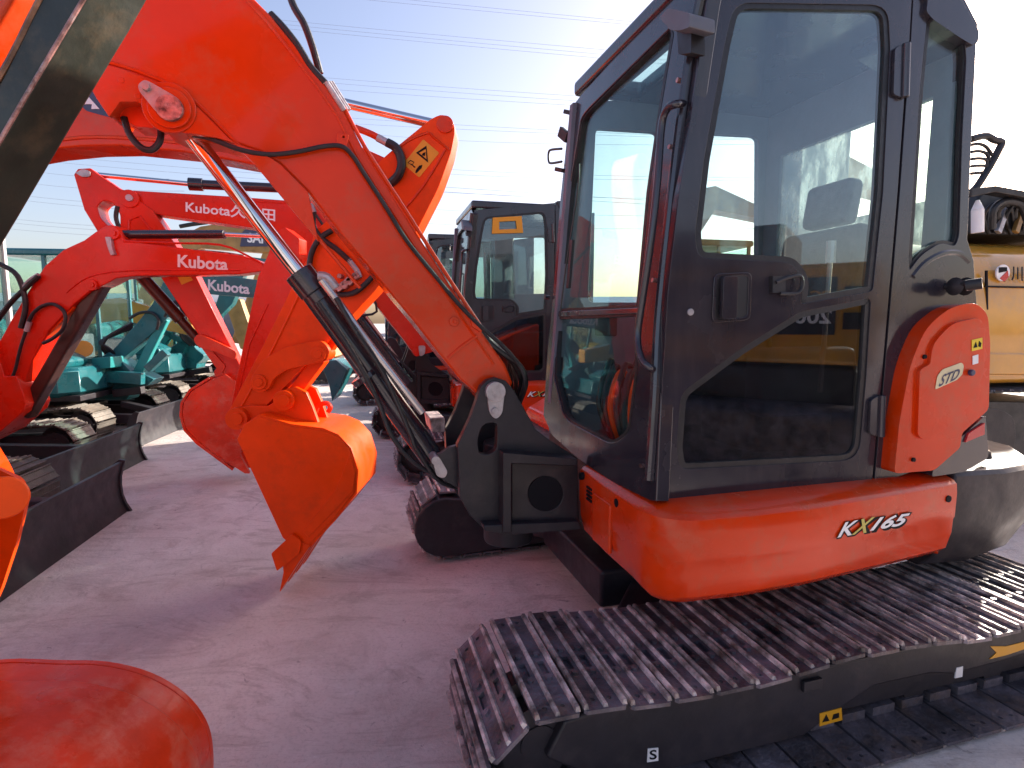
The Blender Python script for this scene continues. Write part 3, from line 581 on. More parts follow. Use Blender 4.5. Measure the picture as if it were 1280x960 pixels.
# --- boom
BP = VP(*(P.w(0, .62, 0)).xy, 16)
boom_lo = [(598, 494), (575, 474), (545, 437), (520, 405), (470, 345), (430, 297), (385, 240), (350, 205), (325, 189), (300, 181), (270, 172), (240, 167), (216, 165), (200, 157), (187, 138), (172, 127), (150, 127), (136, 146), (120, 122), (98, 84), (40, 58), (0, 42), (-120, 25), (-260, 30), (-390, 60)]
boom_up = [(-430, 30), (-425, -25), (-390, -50), (-260, -75), (-120, -95), (0, -100), (120, -95), (220, -66), (290, -28), (318, -2), (340, 20), (370, 55), (400, 95), (430, 138), (455, 188), (500, 258), (560, 352), (605, 418), (632, 455), (641, 478), (635, 500), (620, 508), (605, 503)]
boom = kp('boom', MB().plate(BP, boom_lo + boom_up, [], 0, .2), 'orange', bevel=.012, seg=3)
# side lips of the box section
lip = [(312, -2), (338, 26), (366, 61), (396, 101), (425, 143), (450, 193), (495, 263), (555, 357), (600, 423), (620, 452)]
for pth in (lip,): kp('seam', MB().tube([BP.p(x - 3, y + 3, -.001) for x, y in pth], .006, 6, sub=2), 'orange', parent=boom)
bl = [(113, 73), (150, 82), (200, 100), (245, 128), (285, 168), (320, 205), (355, 245), (400, 300), (450, 360), (500, 420), (545, 470), (585, 500)]
kp('seam', MB().tube([BP.p(x, y, -.001) for x, y in bl[:9]], .007, 6, sub=2), 'orange', parent=boom)
br_o = [(98, 84), (113, 76), (150, 85), (200, 104), (245, 132), (285, 172), (318, 205), (352, 246), (398, 302), (385, 240), (350, 205), (325, 189), (300, 181), (270, 172), (240, 167), (216, 165), (200, 157), (187, 138), (172, 127), (150, 127), (136, 146), (120, 122)]
kp('bracket_plate', MB().plate(BP, br_o, [], -.022, .0), 'orange', bevel=.003, parent=boom)
kp('seam', MB().tube([BP.p(x, y, -.001) for x, y in ((560, 448), (577, 433), (596, 420))], .008, 6, sub=2), 'orange', parent=boom)
kp('pin_boss', disc(disc(MB(), BP, 211, 134, -.030, -.008, .082, 32), BP, 211, 134, -.045, -.01, .066, 32), 'orange', bevel=.004, parent=boom)
kp('pin_plate', MB().plate(BP, rnd([(172, 106, 5), (180, 99, 5), (189, 103, 5), (222, 122, 9), (226, 140, 9), (212, 149, 9), (197, 142, 9), (174, 114, 4)], 5, 5), [], -.052, -.044), 'steel', bevel=.002, parent=boom)
kp('pin_end', disc(MB(), BP, 211, 134, -.060, -.045, .042, 28), 'pinrust', bevel=.003, parent=boom)
bt = MB()
for x, y in ((181, 107),): disc(bt, BP, x, y, -.066, -.05, .014, 6)
kp('bolt', bt, 'steel', bevel=.002, parent=boom)
for x, y in ((151, 100), (172, 120)): kp('bolt', disc(disc(MB(), BP, x, y, -.024, -.008, .011, 6), BP, x, y, -.014, -.008, .018, 12), 'orange', bevel=.002, parent=boom)
kp('grease_boss', disc(disc(MB(), BP, 568, 402, -.014, .0, .020, 16), BP, 569, 402, -.024, .0, .008, 8), 'orange', bevel=.003, parent=boom)
kp('bracket_tab', MB().plate(BP, [(421, 166), (436, 168), (434, 185), (420, 184)], [circ(429.5, 171, 1.6, 8)], -.02, -.001), 'orange', bevel=.002, parent=boom)
kp('bore_shade', MB().plate(BP, [(150, 127), (172, 127), (187, 138), (199, 156), (190, 160), (170, 158), (150, 147)], [], .05, .15), 'bucketred', parent=boom)
# hoses
def hose(pts, r, pl=BP, m='rubber', root=K, name='hose', off=-.02, sub=6):
    return part(name, MB().tube([pl.p(x[0], x[1], x[2] if len(x) > 2 else off) for x in pts], r, 10, sub=sub), M[m], root)
hose([(236, 168, .05), (262, 173, .0), (300, 187), (335, 193), (370, 190), (405, 183), (427, 183), (441, 195), (456, 218), (480, 255), (508, 300), (540, 340), (575, 382), (605, 412), (628, 432), (648, 455), (656, 476), (650, 500, .03)], .0085)
hose([(352, -40, .1), (366, 5, .08), (380, 30, .06), (391, 60, .05), (400, 92, .05)], .013)
hose([(338, 18, .02), (355, 36, .01), (372, 58, .01), (388, 84, .01), (406, 104, .01)], .014)
for k in range(3): hose([(408 + 3 * k, 103, .05 * k), (420 + 3 * k, 122, .05 * k), (430 + 3 * k, 138, .05 * k)], .010, m='steel', name='hose_fitting', sub=1)
for k in range(4): hose([(x + 2.0, y - 2.5, .01 + .045 * k) for x, y in ((428, 137), (455, 188), (500, 258), (560, 352), (598, 409))], .0075, m='orange' if k != 1 else 'pinrust', name='steel_line', sub=2)
kp('line_clamp', MB().plate(BP, [(588, 396), (604, 408), (602, 416), (590, 408)], [], -.02, .18), 'orange', bevel=.003)
for k, m_ in enumerate(('rubber', 'rubber', 'brown', 'rubber')):
    s_ = k * 5
    hose([(598, 408, .02 + .04 * k), (612 + s_ * .2, 428, .02 + .04 * k), (632 + s_ * .4 - 3, 442, .02 + .04 * k), (650 - s_ * .9, 458 + s_ * .6, .03 + .04 * k), (657 - s_ * 1.2, 478 + s_ * .4, .05 + .04 * k), (648 - s_ * 1.2, 505, .08 + .03 * k)], .013 if k == 0 else .010, m=m_)
hose([(155, 147, .05), (162, 168, .04), (176, 184, .03), (190, 187, .03), (200, 176, .03), (201, 160, .05)], .011)
# --- boom cylinder
def onp(pl, px, py, off): return pl.p(px, py, off)
a0 = BP.p(212, 134, .10); a1 = BP.p(383, 352, .10); a2 = BP.p(548, 583, .10); ax = (a1 - a0).normalized()
kp('cylinder_rod', MB().cyl(a0, a1, .030, 32), 'chrome')
cyb = MB().cyl(a1 - ax * .02, a2, .050, 32); cyb.cyl(a1 - ax * .045, a1 + ax * .05, .058, 32); cyb.cyl(a1 + ax * .05, a1 + ax * .09, .053, 32); cyb.cyl(a2 - P.n * .05, a2 + P.n * .05, .05, 24)
bar = kp('cylinder_barrel', cyb, 'barrel', bevel=.004)
hose([(402, 350, .03), (420, 374, .03), (470, 442, .03), (528, 516, .03)], .0155, m='pipe', name='cylinder_pipe', sub=1)
hose([(398, 345, .035), (409, 347, .03), (420, 360, .03)], .018, m='steel', name='pipe_elbow', sub=3)
hose([(420, 372, -.0), (445, 415, .0), (480, 468, .02), (512, 540, .02), (520, 560, .02), (548, 600, .03), (575, 610, .06)], .010)
hose([(398, 378, .03), (440, 440, .03), (472, 500, .03), (490, 545, .03), (520, 580, .04), (560, 600, .06)], .010)
kp('cylinder_clamp', MB().cyl(BP.p(457, 470, .10) - ax * .012, BP.p(457, 470, .10) + ax * .012, .062, 28), 'barrel', bevel=.002)
# --- arm and bucket of the main machine, mostly left of the picture
arm_o = rnd([(-470, -120), (-420, -140), (-340, 60), (-170, 360), (-20, 596), (-8, 625), (-40, 640), (-200, 430), (-420, 100)], 20)
kp('arm', MB().plate(BP, arm_o, [], .02, .18), 'orange', bevel=.01)
mbk = rnd([(-10, 583, 10), (26, 600, 8), (34, 622, 8), (20, 680), (0, 740), (-45, 830, 5), (-150, 860, 30), (-240, 780, 40), (-230, 680, 30), (-110, 610, 20)], 10)
mb_ = kp('bucket', MB().plate(BP, mbk, [], -.30, -.28), 'orange2', bevel=.006)
kp('side_plate', MB().prism([p - P.n * .50 for p in [BP.p(x, y, -.30) for x, y in mbk]], P.n * .02), 'orange2', bevel=.006, parent=mb_)
kp('shell', MB().prism([BP.p(x, y, -.30) for x, y in [(-45, 830), (-150, 862), (-240, 780), (-230, 680), (-110, 610), (-114, 616), (-222, 684), (-230, 776), (-148, 852), (-46, 824)]], -P.n * .48), 'orange2', bevel=.003, parent=mb_)
kp('bucket_pin', MB().cyl(BP.p(4, 622, -.82), BP.p(4, 622, -.27), .045, 24), 'orange2', bevel=.006, parent=mb_)
kp('pin_boss', MB().cyl(BP.p(2, 622, -.32), BP.p(2, 622, -.275), .050, 24), 'orange2', bevel=.006, parent=mb_)

# ------------------------------------------------------------------ row behind: same model, own boom pose
index_kids()
BASE = ['door', 'quarter_panel', 'front_frame', 'corner_post', 'grab_handle', 'lamp_bracket', 'roof', 'rear_visor', 'side_wall', 'rear_wall', 'floor_pan', 'seat_base', 'seat', 'backrest', 'headrest', 'console', 'joystick', 'skirt', 'side_cover', 'counterweight', 'hood', 'right_bonnet', 'house_frame', 'swing_ring', 'car_body', 'track', 'track_frame', 'swing_bracket', 'bracket_rib', 'bracket_face', 'bracket_bore_dark', 'bracket_post', 'cylinder_ear', 'mirror_bracket']
main_kids = list(KIDS[K.name])
def kx_copy(x, y, deg, label, skip=()):
    t = thing('excavator', label, 'excavator', x, y, deg, 'compact orange excavators of the right row')
    for c in main_kids:
        nm = c.name.split('.')[0]
        if nm in BASE and nm not in skip and not (nm == 'track' and c.name != MAIN_T.name and False): copy_part(c, t)
    return t
K2 = kx_copy(-.50, 5.45, 14, 'second orange excavator of the right row, dark cab visible between nearest boom and cab')
K3 = kx_copy(-1.22, 7.5, 11, 'third orange excavator, only its dark cab roof showing left of the second cab')
K4 = kx_copy(-2.3, 10.4, 16, 'farthest excavator of the right row, almost hidden behind the second and third')
Q2 = VP(*(VP(-.34, 5.2, 16).w(0, .62, 0)).xy, 16)
def q2(name, mb, m, bevel=0, parent=None, label=None): return part(name, mb, M[m], parent or K2, bevel=bevel, label=label)
b2 = q2('boom', MB().plate(Q2, [(158, 240), (167, 238), (200, 240), (300, 246), (366, 251), (372, 232), (410, 222), (450, 243), (480, 285), (512, 352), (540, 415), (541, 440), (520, 446), (505, 425), (472, 384), (436, 340), (400, 338), (372, 332), (372, 302), (350, 306), (346, 290), (312, 284), (205, 269), (160, 262)], [], 0, .2), 'red', .01)
text('Kubota久保田', [(232, 266), (344, 277), (344, 261), (232, 250)], Q2, -.006, M['white'], b2, bold=.02)
q2('seam', disc(disc(MB(), Q2, 361, 296, -.03, 0, .07, 24), Q2, 361, 296, -.045, 0, .035, 16), 'red', .003, b2)
q2('seam', MB().tube([Q2.p(x, y, -.005) for x, y in ((290, 250), (380, 255), (388, 268))], .008, 6, sub=0), 'red', 0, b2)
arm2 = [(92, 218), (97, 211), (113, 210), (122, 217), (150, 236), (165, 240), (172, 250), (190, 262), (207, 287), (245, 345), (303, 462), (300, 475), (288, 478), (262, 440), (200, 345), (160, 300), (122, 290), (105, 262)]
a2_ = q2('arm', MB().plate(Q2, arm2, [rnd([(121, 258), (129, 250), (141, 253), (150, 268), (150, 284), (136, 283), (125, 272)], 4)], -.03, .2), 'red', .008)
q2('pin_plate', MB().plate(Q2, rnd([(94, 216, 2), (103, 211, 3), (113, 214, 4), (112, 221, 4), (102, 221, 3)], 2), [], -.05, -.03), 'steel', .003, a2_)
q2('pin_boss', disc(disc(MB(), Q2, 161, 248, -.05, -.02, .075, 24), Q2, 161, 247, -.06, -.02, .03, 14), 'red', .004, a2_)
q2('pin_end', disc(MB(), Q2, 161, 247, -.07, -.05, .028, 14), 'steel', 0, a2_)
q2('stiffener', MB().tube([Q2.p(x, y, -.035) for x, y in ((160, 300), (162, 275), (175, 270), (195, 296))], .008, 6, sub=0), 'red', 0, a2_)
q2('warning_sticker', MB().plate(Q2, [(222, 346), (236, 343), (241, 350), (227, 356)], [], -.036, -.03), 'sticker', 0, a2_)
q2('cylinder_rod', MB().cyl(Q2.p(116, 218, .08), Q2.p(238, 230, .08), .022, 16), 'chrome')
q2('cylinder_barrel', MB().cyl(Q2.p(237, 230, .08), Q2.p(370, 236, .08), .042, 20).cyl(Q2.p(236, 230, .08), Q2.p(254, 231, .08), .056, 20), 'barrel', .003)
q2('bucket_cylinder', MB().cyl(Q2.p(172, 340, .1), Q2.p(226, 400, .1), .055, 18).cyl(Q2.p(222, 396, .1), Q2.p(254, 432, .1), .04, 18), 'brown')
q2('boom_cylinder', MB().cyl(Q2.p(361, 296, .1), Q2.p(440, 385, .1), .03, 18).cyl(Q2.p(436, 380, .1), Q2.p(512, 478, .1), .052, 20), 'barrel')
q2('boom_hose', MB().tube([Q2.p(x, y, -.02) for x, y in ((390, 262), (470, 380), (450, 400), (505, 455), (520, 470))], .012, 8), 'rubber')
q2('cylinder_pipe', MB().tube([Q2.p(x, y, .0) for x, y in ((452, 388), (500, 452))], .014, 8, sub=0), 'pipe')
q2('pivot_pin', MB().plate(VP(*(VP(-.34, 5.2, 16).w(0, .55, 0)).xy, 16), rnd([(523, 432, 3), (532, 432, 3), (531, 443, 3), (525, 446, 3)], 2), [], -.03, 0), 'steel')
q2('hose', MB().tube([Q2.p(x, y, -.03) for x, y in ((147, 258), (145, 272), (150, 288))], .018, 8), 'rubber')
q2('sun_visor_sticker', MB().plate(VP(-.50, 5.45, 14), [(616, 272), (652, 270), (654, 291), (615, 292)], [[(624, 277), (645, 276), (646, 286), (624, 287)]], -.004, .002), 'sticker')
lk = q2('link', MB().plate(Q2, rnd([(241, 425, 5), (247, 417, 5), (260, 422, 8), (285, 434, 5), (296, 440, 4), (294, 450, 4), (270, 440, 8), (248, 434, 5)], 4), [], -.10, -.05).plate(Q2, rnd([(247, 428), (256, 428), (282, 458), (276, 468)], 3), [], -.06, .1), 'bucketred', .006)
def bucket(root, pl, side, shell, t0, t1, m, teeth, ear=None, nteeth=4, pins=(), name='bucket'):
    mb = MB().plate(pl, side, [], t0, t0 + .02); o = part(name, mb, M[m], root, bevel=.004)
    dv = pl.n * (t1 - t0)
    part('side_plate', MB().prism([p + dv for p in [pl.p(x, y, t0) for x, y in side]], pl.n * .02), M[m], o, bevel=.004)
    inner = []
    for i, p in enumerate(shell):
        a = Vector(shell[max(0, i - 1)]); b = Vector(shell[min(len(shell) - 1, i + 1)]); t = (b - a).normalized(); inner.append((p[0] - t.y * 3, p[1] + t.x * 3))
    part('shell', MB().plate(pl, list(shell) + inner[::-1], [], t0 + .004, t1 + .016), M[m], o, bevel=.002)
    for i in range(nteeth):
        f = t0 - .005 + (t1 - t0 - .06) * i / (nteeth - 1) if nteeth > 1 else t0
        part('tooth', MB().prism([pl.p(x, y, t0 - .005) + pl.n * (f - t0 + .005) for x, y in teeth], pl.n * .065), M[m], o, bevel=.004)
    if ear:
        for tt in (.3, .68): part('ear', MB().prism([pl.p(x, y, t0) + pl.n * (t1 - t0) * tt for x, y in ear], pl.n * .035), M[m], o, bevel=.006)
    for px, py, r_ in pins: part('pin_end', disc(disc(MB(), pl, px, py, t0 + (t1 - t0) * .3 - .035, t0 + (t1 - t0) * .75, r_, 24), pl, px, py, t0 + (t1 - t0) * .3 - .05, t0 + (t1 - t0) * .5, r_ * .55, 16), M[m], o, bevel=.003)
    return o
bucket(K2, Q2, [(296, 478), (282, 468), (262, 476), (240, 489), (230, 503), (228, 518), (232, 535), (246, 550), (270, 568), (292, 584), (301, 575), (300, 520)], [(262, 474), (238, 489), (228, 505), (227, 520), (232, 537), (247, 553), (270, 570), (292, 586)], -.14, .34, 'bucketred', [(284, 578), (300, 570), (312, 592), (306, 592)], [(262, 478), (268, 462), (282, 458), (298, 470), (290, 490)], 3, [(275, 466, .05), (294, 474, .05)])

# ================================================================== LEFT ROW
def generic(name, label, x, y, deg, paint, group=None, cab=True, cabx=.6, shoe=None, blade=True, fwd=1, scale=1, hullm=None, caby=(.08, .95), cabz=2.5, cat='excavator', bladem='frame', hood=1.55, glass='glassfront', cabm=None, hx=0, bonnet=True):
    t = thing(name, label, cat, x, y, deg, group); pm = M[paint]; hm = M[hullm] if hullm else pm; s = scale
    def q(nm, mb, m, bevel=0, parent=None):
        for v in mb.v: v *= s
        for v in mb.v: v.x *= fwd
        return part(nm, mb, m, parent or t, local=True, bevel=bevel)
    q('house_frame', MB().box(-1.1 + hx, .95 + hx, -.82, .82, .55, .62), M['frame'], .01)
    def ring(z, g): return [Vector((a + hx, b, z)) for a, b in [(-1.25 + g, -.5), (-1.1 + g, -.82 + g), (-.6, -.9 + g), (.75 - g, -.9 + g), (.92 - g, -.75 + g), (.95 - g, .0), (.92 - g, .75 - g), (.75 - g, .9 - g), (-.6, .9 - g), (-1.1 + g, .82 - g), (-1.25 + g, .5), (-1.33 + g, 0)]]
    q('body', MB().loft([ring(.60, .06), ring(.66, 0), ring(.92, 0), ring(.96, .03)]), hm, .01)
    q('hood', MB().prism([Vector((a + hx, -.84, z)) for a, z in ((-1.15, .95), (-.1, .95), (-.12, hood - .1), (-.25, hood), (-.9, hood), (-1.12, hood - .25))], (0, 1.68, 0)), hm, .05)
    if bonnet: q('side_bonnet', MB().prism([Vector((a, -.86, z)) for a, z in ((-.2, .95), (.8, .95), (.84, 1.05), (.6, 1.2), (-.2, 1.3))], (0, .5, 0)), pm, .04)
    q('swing_ring', MB().cyl((0, 0, .34), (0, 0, .60), .42, 24), M['frame'])
    q('car_body', MB().box(-.5, .5, -.6, .6, .2, .38), M['frame'], .01)
    q('counterweight', MB().loft([[Vector((a - .04, b * .95, z)) for a, b in [(-1.1, -.8), (-.7, -.86), (-.7, .86), (-1.1, .8), (-1.3, .5), (-1.37, 0), (-1.3, -.5)]] for z in (.62, .98)]), M['frame'], .03)
    if cab:
        y0, y1 = caby; x1 = cabx; x0 = x1 - 1.15; cm = M[cabm] if cabm else pm; pr = .045
        f = MB()
        for cx, cy in ((x0, y0), (x0, y1 - pr), (x1 - pr, y0), (x1 - pr, y1 - pr)): f.box(cx, cx + pr, cy, cy + pr, .96, cabz - .05)
        f.box(x0 + .5, x0 + .5 + pr, y0, y0 + pr, .96, cabz - .05); f.box(x0, x1, y0 - .01, y0 + .05, .96, 1.02); f.box(x0, x1, y1 - .05, y1 + .01, .96, 1.02); f.box(x1 - .05, x1 + .01, y0, y1, .96, 1.02); f.box(x0 - .01, x0 + .05, y0, y1, .96, 1.03)
        f.box(x0, x0 + .52, y0 + .004, y0 + .03, .96, 1.5)
        cb = q('cab_frame', f, cm, .006)
        q('roof', MB().box(x0 - .03, x1 + .03, y0 - .03, y1 + .03, cabz - .06, cabz + .03), cm, .03)
        q('rear_wall', MB().box(x0 + .01, x0 + .04, y0 + .05, y1 - .05, .96, 1.5), cm)
        q('pane', MB().box(x0 + .05, x1 - .05, y0 + .012, y0 + .017, 1.04, cabz - .08), M[glass], parent=cb)
        q('pane', MB().box(x0 + .05, x1 - .05, y1 - .017, y1 - .012, 1.04, cabz - .08), M[glass], parent=cb)
        q('pane', MB().box(x1 - .02, x1 - .014, y0 + .05, y1 - .05, 1.0, cabz - .08), M[glass], parent=cb)
        q('pane', MB().box(x0 + .012, x0 + .017, y0 + .05, y1 - .05, 1.52, cabz - .08), M[glass], parent=cb)
        q('seat', MB().box(x0 + .35, x0 + .75, y0 + .2, y0 + .6, 1.0, 1.35).box(x0 + .25, x0 + .38, y0 + .2, y0 + .6, 1.3, 1.95), M['seat'], .03)
        q('lifting_eye', MB().tube([(x1 - .2, y0 + .1, cabz + .02), (x1 - .2, y0 + .1, cabz + .08), (x1 - .14, y0 + .1, cabz + .08), (x1 - .14, y0 + .1, cabz + .02)], .008, 6, sub=2), M['dim'])
    for yy in (-.95, .55):
        track(t, (-1.15 if fwd > 0 else -1.2) * s, 1.2 * s, yy * s, (yy + .4) * s, .50 * s, shoe or SH_DRY)
    if blade:
        prof = [(1.46, .0), (1.50, .0), (1.565, .10), (1.575, .22), (1.55, .34), (1.48, .44), (1.44, .44), (1.50, .33), (1.53, .22), (1.52, .11)]
        bl_ = q('blade', MB().prism([Vector((a + .08, -.95, z)) for a, z in [(1.44, .0), (1.575, .0), (1.55, .06), (1.53, .14), (1.525, .22), (1.53, .29), (1.55, .36), (1.565, .41), (1.54, .415), (1.50, .36), (1.47, .28), (1.45, .2)]], (0, 1.9, 0)), M[bladem], .006)
        for sy in (-.95, .93): q('end_plate', MB().prism([Vector((a + .08, sy - .01, z)) for a, z in [(1.44, .0), (1.60, .0), (1.565, .07), (1.545, .14), (1.54, .22), (1.545, .29), (1.565, .37), (1.585, .42), (1.54, .43), (1.48, .38), (1.44, .28)]], (0, .03, 0)), M[bladem], .003, bl_)
        for sy in (-.35, .35): q('blade_arm', MB().bar(Vector((.4, sy, .24)), Vector((1.5, sy, .18)), .1, .12, (0, 0, 1)), M[bladem], .01)
    return t
# L2: the machine of the central orange bucket
L2 = generic('excavator', 'orange excavator at left edge whose wide arm and orange bucket hang in the centre', -4.52, 3.12, 12, 'orange', 'orange excavators of the left row', cabx=-.1, hx=-.7, bonnet=False)
G = VP(0, 3.12, 0)
def l2(name, mb, m, bevel=0, parent=None): return part(name, mb, M[m], parent or L2, bevel=bevel)
bo = l2('boom', MB().plate(G, [(-190, 480), (-170, 330), (-120, 250), (-60, 215), (0, 197), (50, 188), (100, 183), (150, 182), (230, 190), (330, 208), (400, 235), (440, 262), (480, 272), (500, 262), (512, 235), (500, 205), (400, 160), (300, 128), (200, 100), (90, 72), (0, 62), (-110, 80), (-220, 180), (-300, 320), (-290, 490)], [], .03, .24), 'orange', .012)
l2('seam', MB().tube([G.p(x, y, .028) for x, y in ((52, 178), (100, 172), (150, 172), (230, 179), (330, 197), (390, 222))], .010, 6, sub=2), 'orange', 0, bo)
lgo = l2('logo_sticker', MB().plate(G, rnd([(88, 106), (97, 100), (112, 108), (200, 148), (204, 164), (196, 166), (150, 150), (106, 138)], 5), [], .026, .032), 'navy', 0, bo)
l2('logo_mark', MB().plate(G, [(99, 131), (107, 117), (124, 136), (114, 136), (115, 130), (108, 130)], [], .022, .028), 'white', 0, lgo)
armB = rnd([(538, 149, 5), (552, 142, 9), (566, 149, 9), (569, 163, 5), (564, 190), (548, 235), (520, 290), (470, 362), (430, 405), (398, 440), (345, 495), (310, 530, 6), (294, 537, 9), (283, 526, 9), (286, 514, 5), (330, 430), (372, 345), (388, 315), (392, 290), (425, 262), (450, 225), (485, 192)], 8, 3)
ar = l2('arm', MB().plate(G, armB, [], 0, .19), 'orange2', .010)
l2('seam', MB().tube([G.p(x, y, -.002) for x, y in ((300, 512), (336, 446), (372, 372), (383, 345))], .008, 6, sub=2), 'orange2', 0, ar)
l2('seam', MB().tube([G.p(x, y, -.002) for x, y in ((562, 188), (541, 171), (534, 166), (510, 176), (497, 186))], .007, 6, sub=2), 'orange', 0, ar)
l2('seam', MB().tube([G.p(x, y, -.002) for x, y in ((557, 187), (530, 232), (505, 262))], .007, 6, sub=2), 'orange', 0, ar)
l2('pin_boss', disc(MB(), G, 556, 155, -.012, .0, .045, 24), 'orange', .003, ar)
sk1 = l2('warning_sticker', MB().plate(G, rnd([(529, 174), (549, 191), (524, 222), (504, 205)], 2), [], -.003, -.001), 'sticker', 0, ar)
pg = MB().plate(G, [(533, 182), (535, 203), (520, 191)], [[(532.2, 186), (533.2, 199), (523.5, 191)]], -.005, -.004)
pg.plate(G, [(529, 191), (532, 190), (531, 195), (527, 194)], [], -.005, -.004)
pg.plate(G, [(513, 204), (516, 206), (520, 209), (517.5, 209.5)], [], -.005, -.004).plate(G, [(520, 212), (524, 207), (528, 206), (527, 210), (521, 216), (519, 216)], [], -.005, -.004)
pg.plate(G, [(513, 200), (518, 202.5), (515, 207), (509.5, 203)], [[(513.2, 201), (517, 203), (514.8, 206), (510.5, 203)]], -.005, -.004)
l2('pictogram', pg, 'ink', 0, ar)
l2('cylinder_rod', MB().cyl(G.p(400, 122, .09), G.p(552, 157, .09), .026, 24), 'chrome')
l2('cylinder_barrel', MB().cyl(G.p(180, 70, .09), G.p(404, 123, .09), .05, 20), 'barrel')
def hz(pts, r, m='rubber', root=L2, pl=G, name='hose'): return part(name, MB().tube([pl.p(a[0], a[1], a[2] if len(a) > 2 else -.03) for a in pts], r, 10), M[m], root)
hz([(445, 160, .0), (465, 168), (483, 178)], .018, 'orange', name='steel_line'); hz([(472, 172), (487, 180)], .021, 'steel', name='hose_fitting'); hz([(484, 178), (496, 186), (502, 203), (498, 219), (487, 230, .0)], .024)
hz([(392, 264), (392, 283), (402, 298), (420, 311), (438, 327)], .015); hz([(415, 288), (400, 298), (390, 315), (387, 336), (393, 352), (410, 366), (440, 367), (462, 350), (468, 340)], .015)
hz([(388, 255), (392, 266)], .018, 'steel', name='hose_fitting'); hz([(436, 325), (446, 338), (450, 347)], .015, 'steel', name='hose_fitting')
vb = MB()
for x, y, s_ in ((436, 351, .026), (430, 357, .02), (424, 345, .015), (443, 345, .02), (418, 360, .013)):
    a = G.p(x, y, -.05); vb.cyl(a, a + G.n * .06, s_, 6)
vb.bar(G.p(420, 362, -.05), G.p(448, 342, -.05), .035, .05, G.n)
l2('valve', vb, 'pinrust', .004)
l2('bucket_cylinder', MB().plate(G, rnd([(452, 350), (466, 358), (405, 452), (390, 446)], 3), [], .05, .13), 'orange2', .008)
l2('link', MB().plate(G, rnd([(388, 427, 8), (402, 425, 8), (413, 438, 8), (408, 452, 8), (385, 456, 8), (358, 462, 8), (341, 474, 6), (336, 487, 6), (324, 492, 6), (312, 485, 6), (314, 471, 6), (328, 450, 10), (355, 434, 10)], 6, 3), [], -.05, -.01), 'orange2', .01)
l2('link', MB().plate(G, rnd([(390, 448), (406, 452), (366, 505), (350, 500)], 3), [], .03, .12), 'orange2', .008)
for x, y in ((397, 443), (323, 478)): l2('pin_end', disc(disc(MB(), G, x, y, -.065, .12, .042, 24), G, x, y, -.075, .1, .022, 14), 'orange2', .003)
bsd = [(296, 549), (305, 531), (324, 521), (345, 527), (364, 533), (386, 536), (404, 538), (422, 546), (437, 562), (445, 588), (443, 615), (418, 648), (390, 678), (374, 692), (353, 672)]
bsh = [(300, 534), (324, 518), (364, 530), (404, 535), (423, 543), (439, 560), (448, 588), (446, 617), (419, 651), (391, 681), (374, 695)]
BK = bucket(L2, G, bsd, bsh, -.16, .25, 'orange2', [(352, 690), (372, 676), (388, 682), (374, 702), (349, 741), (354, 716)], [(280, 524), (288, 513), (300, 511), (322, 512), (338, 502), (344, 490), (358, 487), (372, 494), (380, 512), (390, 540), (340, 545), (300, 545)], 4, [(295, 524, .062), (354, 501, .058)])
part('side_cutter', MB().plate(G, rnd([(339, 692), (365, 668), (376, 676), (374, 692), (346, 714)], 2), [], -.185, -.165), M['orange2'], BK, bevel=.004)
part('wear_strip', MB().plate(G, [(437, 568), (444, 590), (441, 614), (385, 672), (378, 665), (398, 640), (420, 612)], [], -.166, -.158), M['orange2'], BK, bevel=.003)
part('lifting_hook', MB().tube([G.p(x, y, .1) for x, y in ((395, 515), (398, 507), (408, 504), (413, 509), (410, 515))], .014, 8), M['bucketred'], BK)
# L3 : smaller red machine with Kubota on the boom
L3 = generic('excavator', 'red mini excavator on the left with white Kubota lettering on its horizontal boom', -5.52, 4.85, 10, 'red', 'orange excavators of the left row', cabx=.5, hx=-.8, bonnet=False, cabm='greyhull', hullm='greyhull')
H = VP(-5.4, 4.72, -2)
def l3(name, mb, m, bevel=0, parent=None): return part(name, mb, M[m], parent or L3, bevel=bevel)
b3 = l3('boom', MB().plate(H, [(-20, 500), (-14, 460), (0, 425), (17, 394), (43, 351), (56, 332), (79, 312), (105, 300), (120, 289), (131, 282), (140, 281), (147, 287), (155, 299), (175, 303), (305, 320), (332, 330), (336, 338), (297, 343), (170, 345), (145, 348), (130, 356), (112, 364), (90, 382), (62, 412), (40, 450), (28, 485), (22, 510)], [], 0, .16), 'red', .010)
text('Kubota', [(222, 334), (285, 338.5), (285, 323), (222, 318)], H, -.006, M['white'], b3, bold=.03)
l3('pin_boss', disc(disc(MB(), H, 141, 291, -.02, 0, .05, 20), H, 141, 291, -.03, 0, .022, 14), 'red', .003, b3)
l3('pin_boss', disc(disc(MB(), H, 114, 356, -.02, 0, .045, 20), H, 114, 356, -.03, 0, .02, 14), 'red', .003, b3)
l3('seam', MB().tube([H.p(x, y, -.002) for x, y in ((83, 366), (100, 352), (122, 343), (170, 338), (300, 338))], .006, 6, sub=2), 'red', 0, b3)
l3('underside_flange', MB().plate(H, [(62, 412), (88, 372), (92, 385), (60, 420), (30, 447), (20, 446)], [], .02, .14), 'orange2', .003, b3)
l3('cylinder_barrel', MB().cyl(H.p(150, 293, .08), H.p(281, 293, .08), .036, 20), 'barrel', .003)
l3('cylinder_rod', MB().cyl(H.p(280, 293, .08), H.p(352, 296, .08), .018, 16), 'chrome')
l3('boom_cylinder', MB().bar(H.p(126, 345, .03), H.p(26, 520, .03), .115, .11, H.n), 'brown', .02)
ar3 = l3('arm', MB().plate(H, [(322, 346), (334, 320), (345, 290), (356, 284), (374, 298), (374, 345), (345, 425), (304, 520), (286, 520), (304, 430)], [], -.02, .14), 'red', .008)
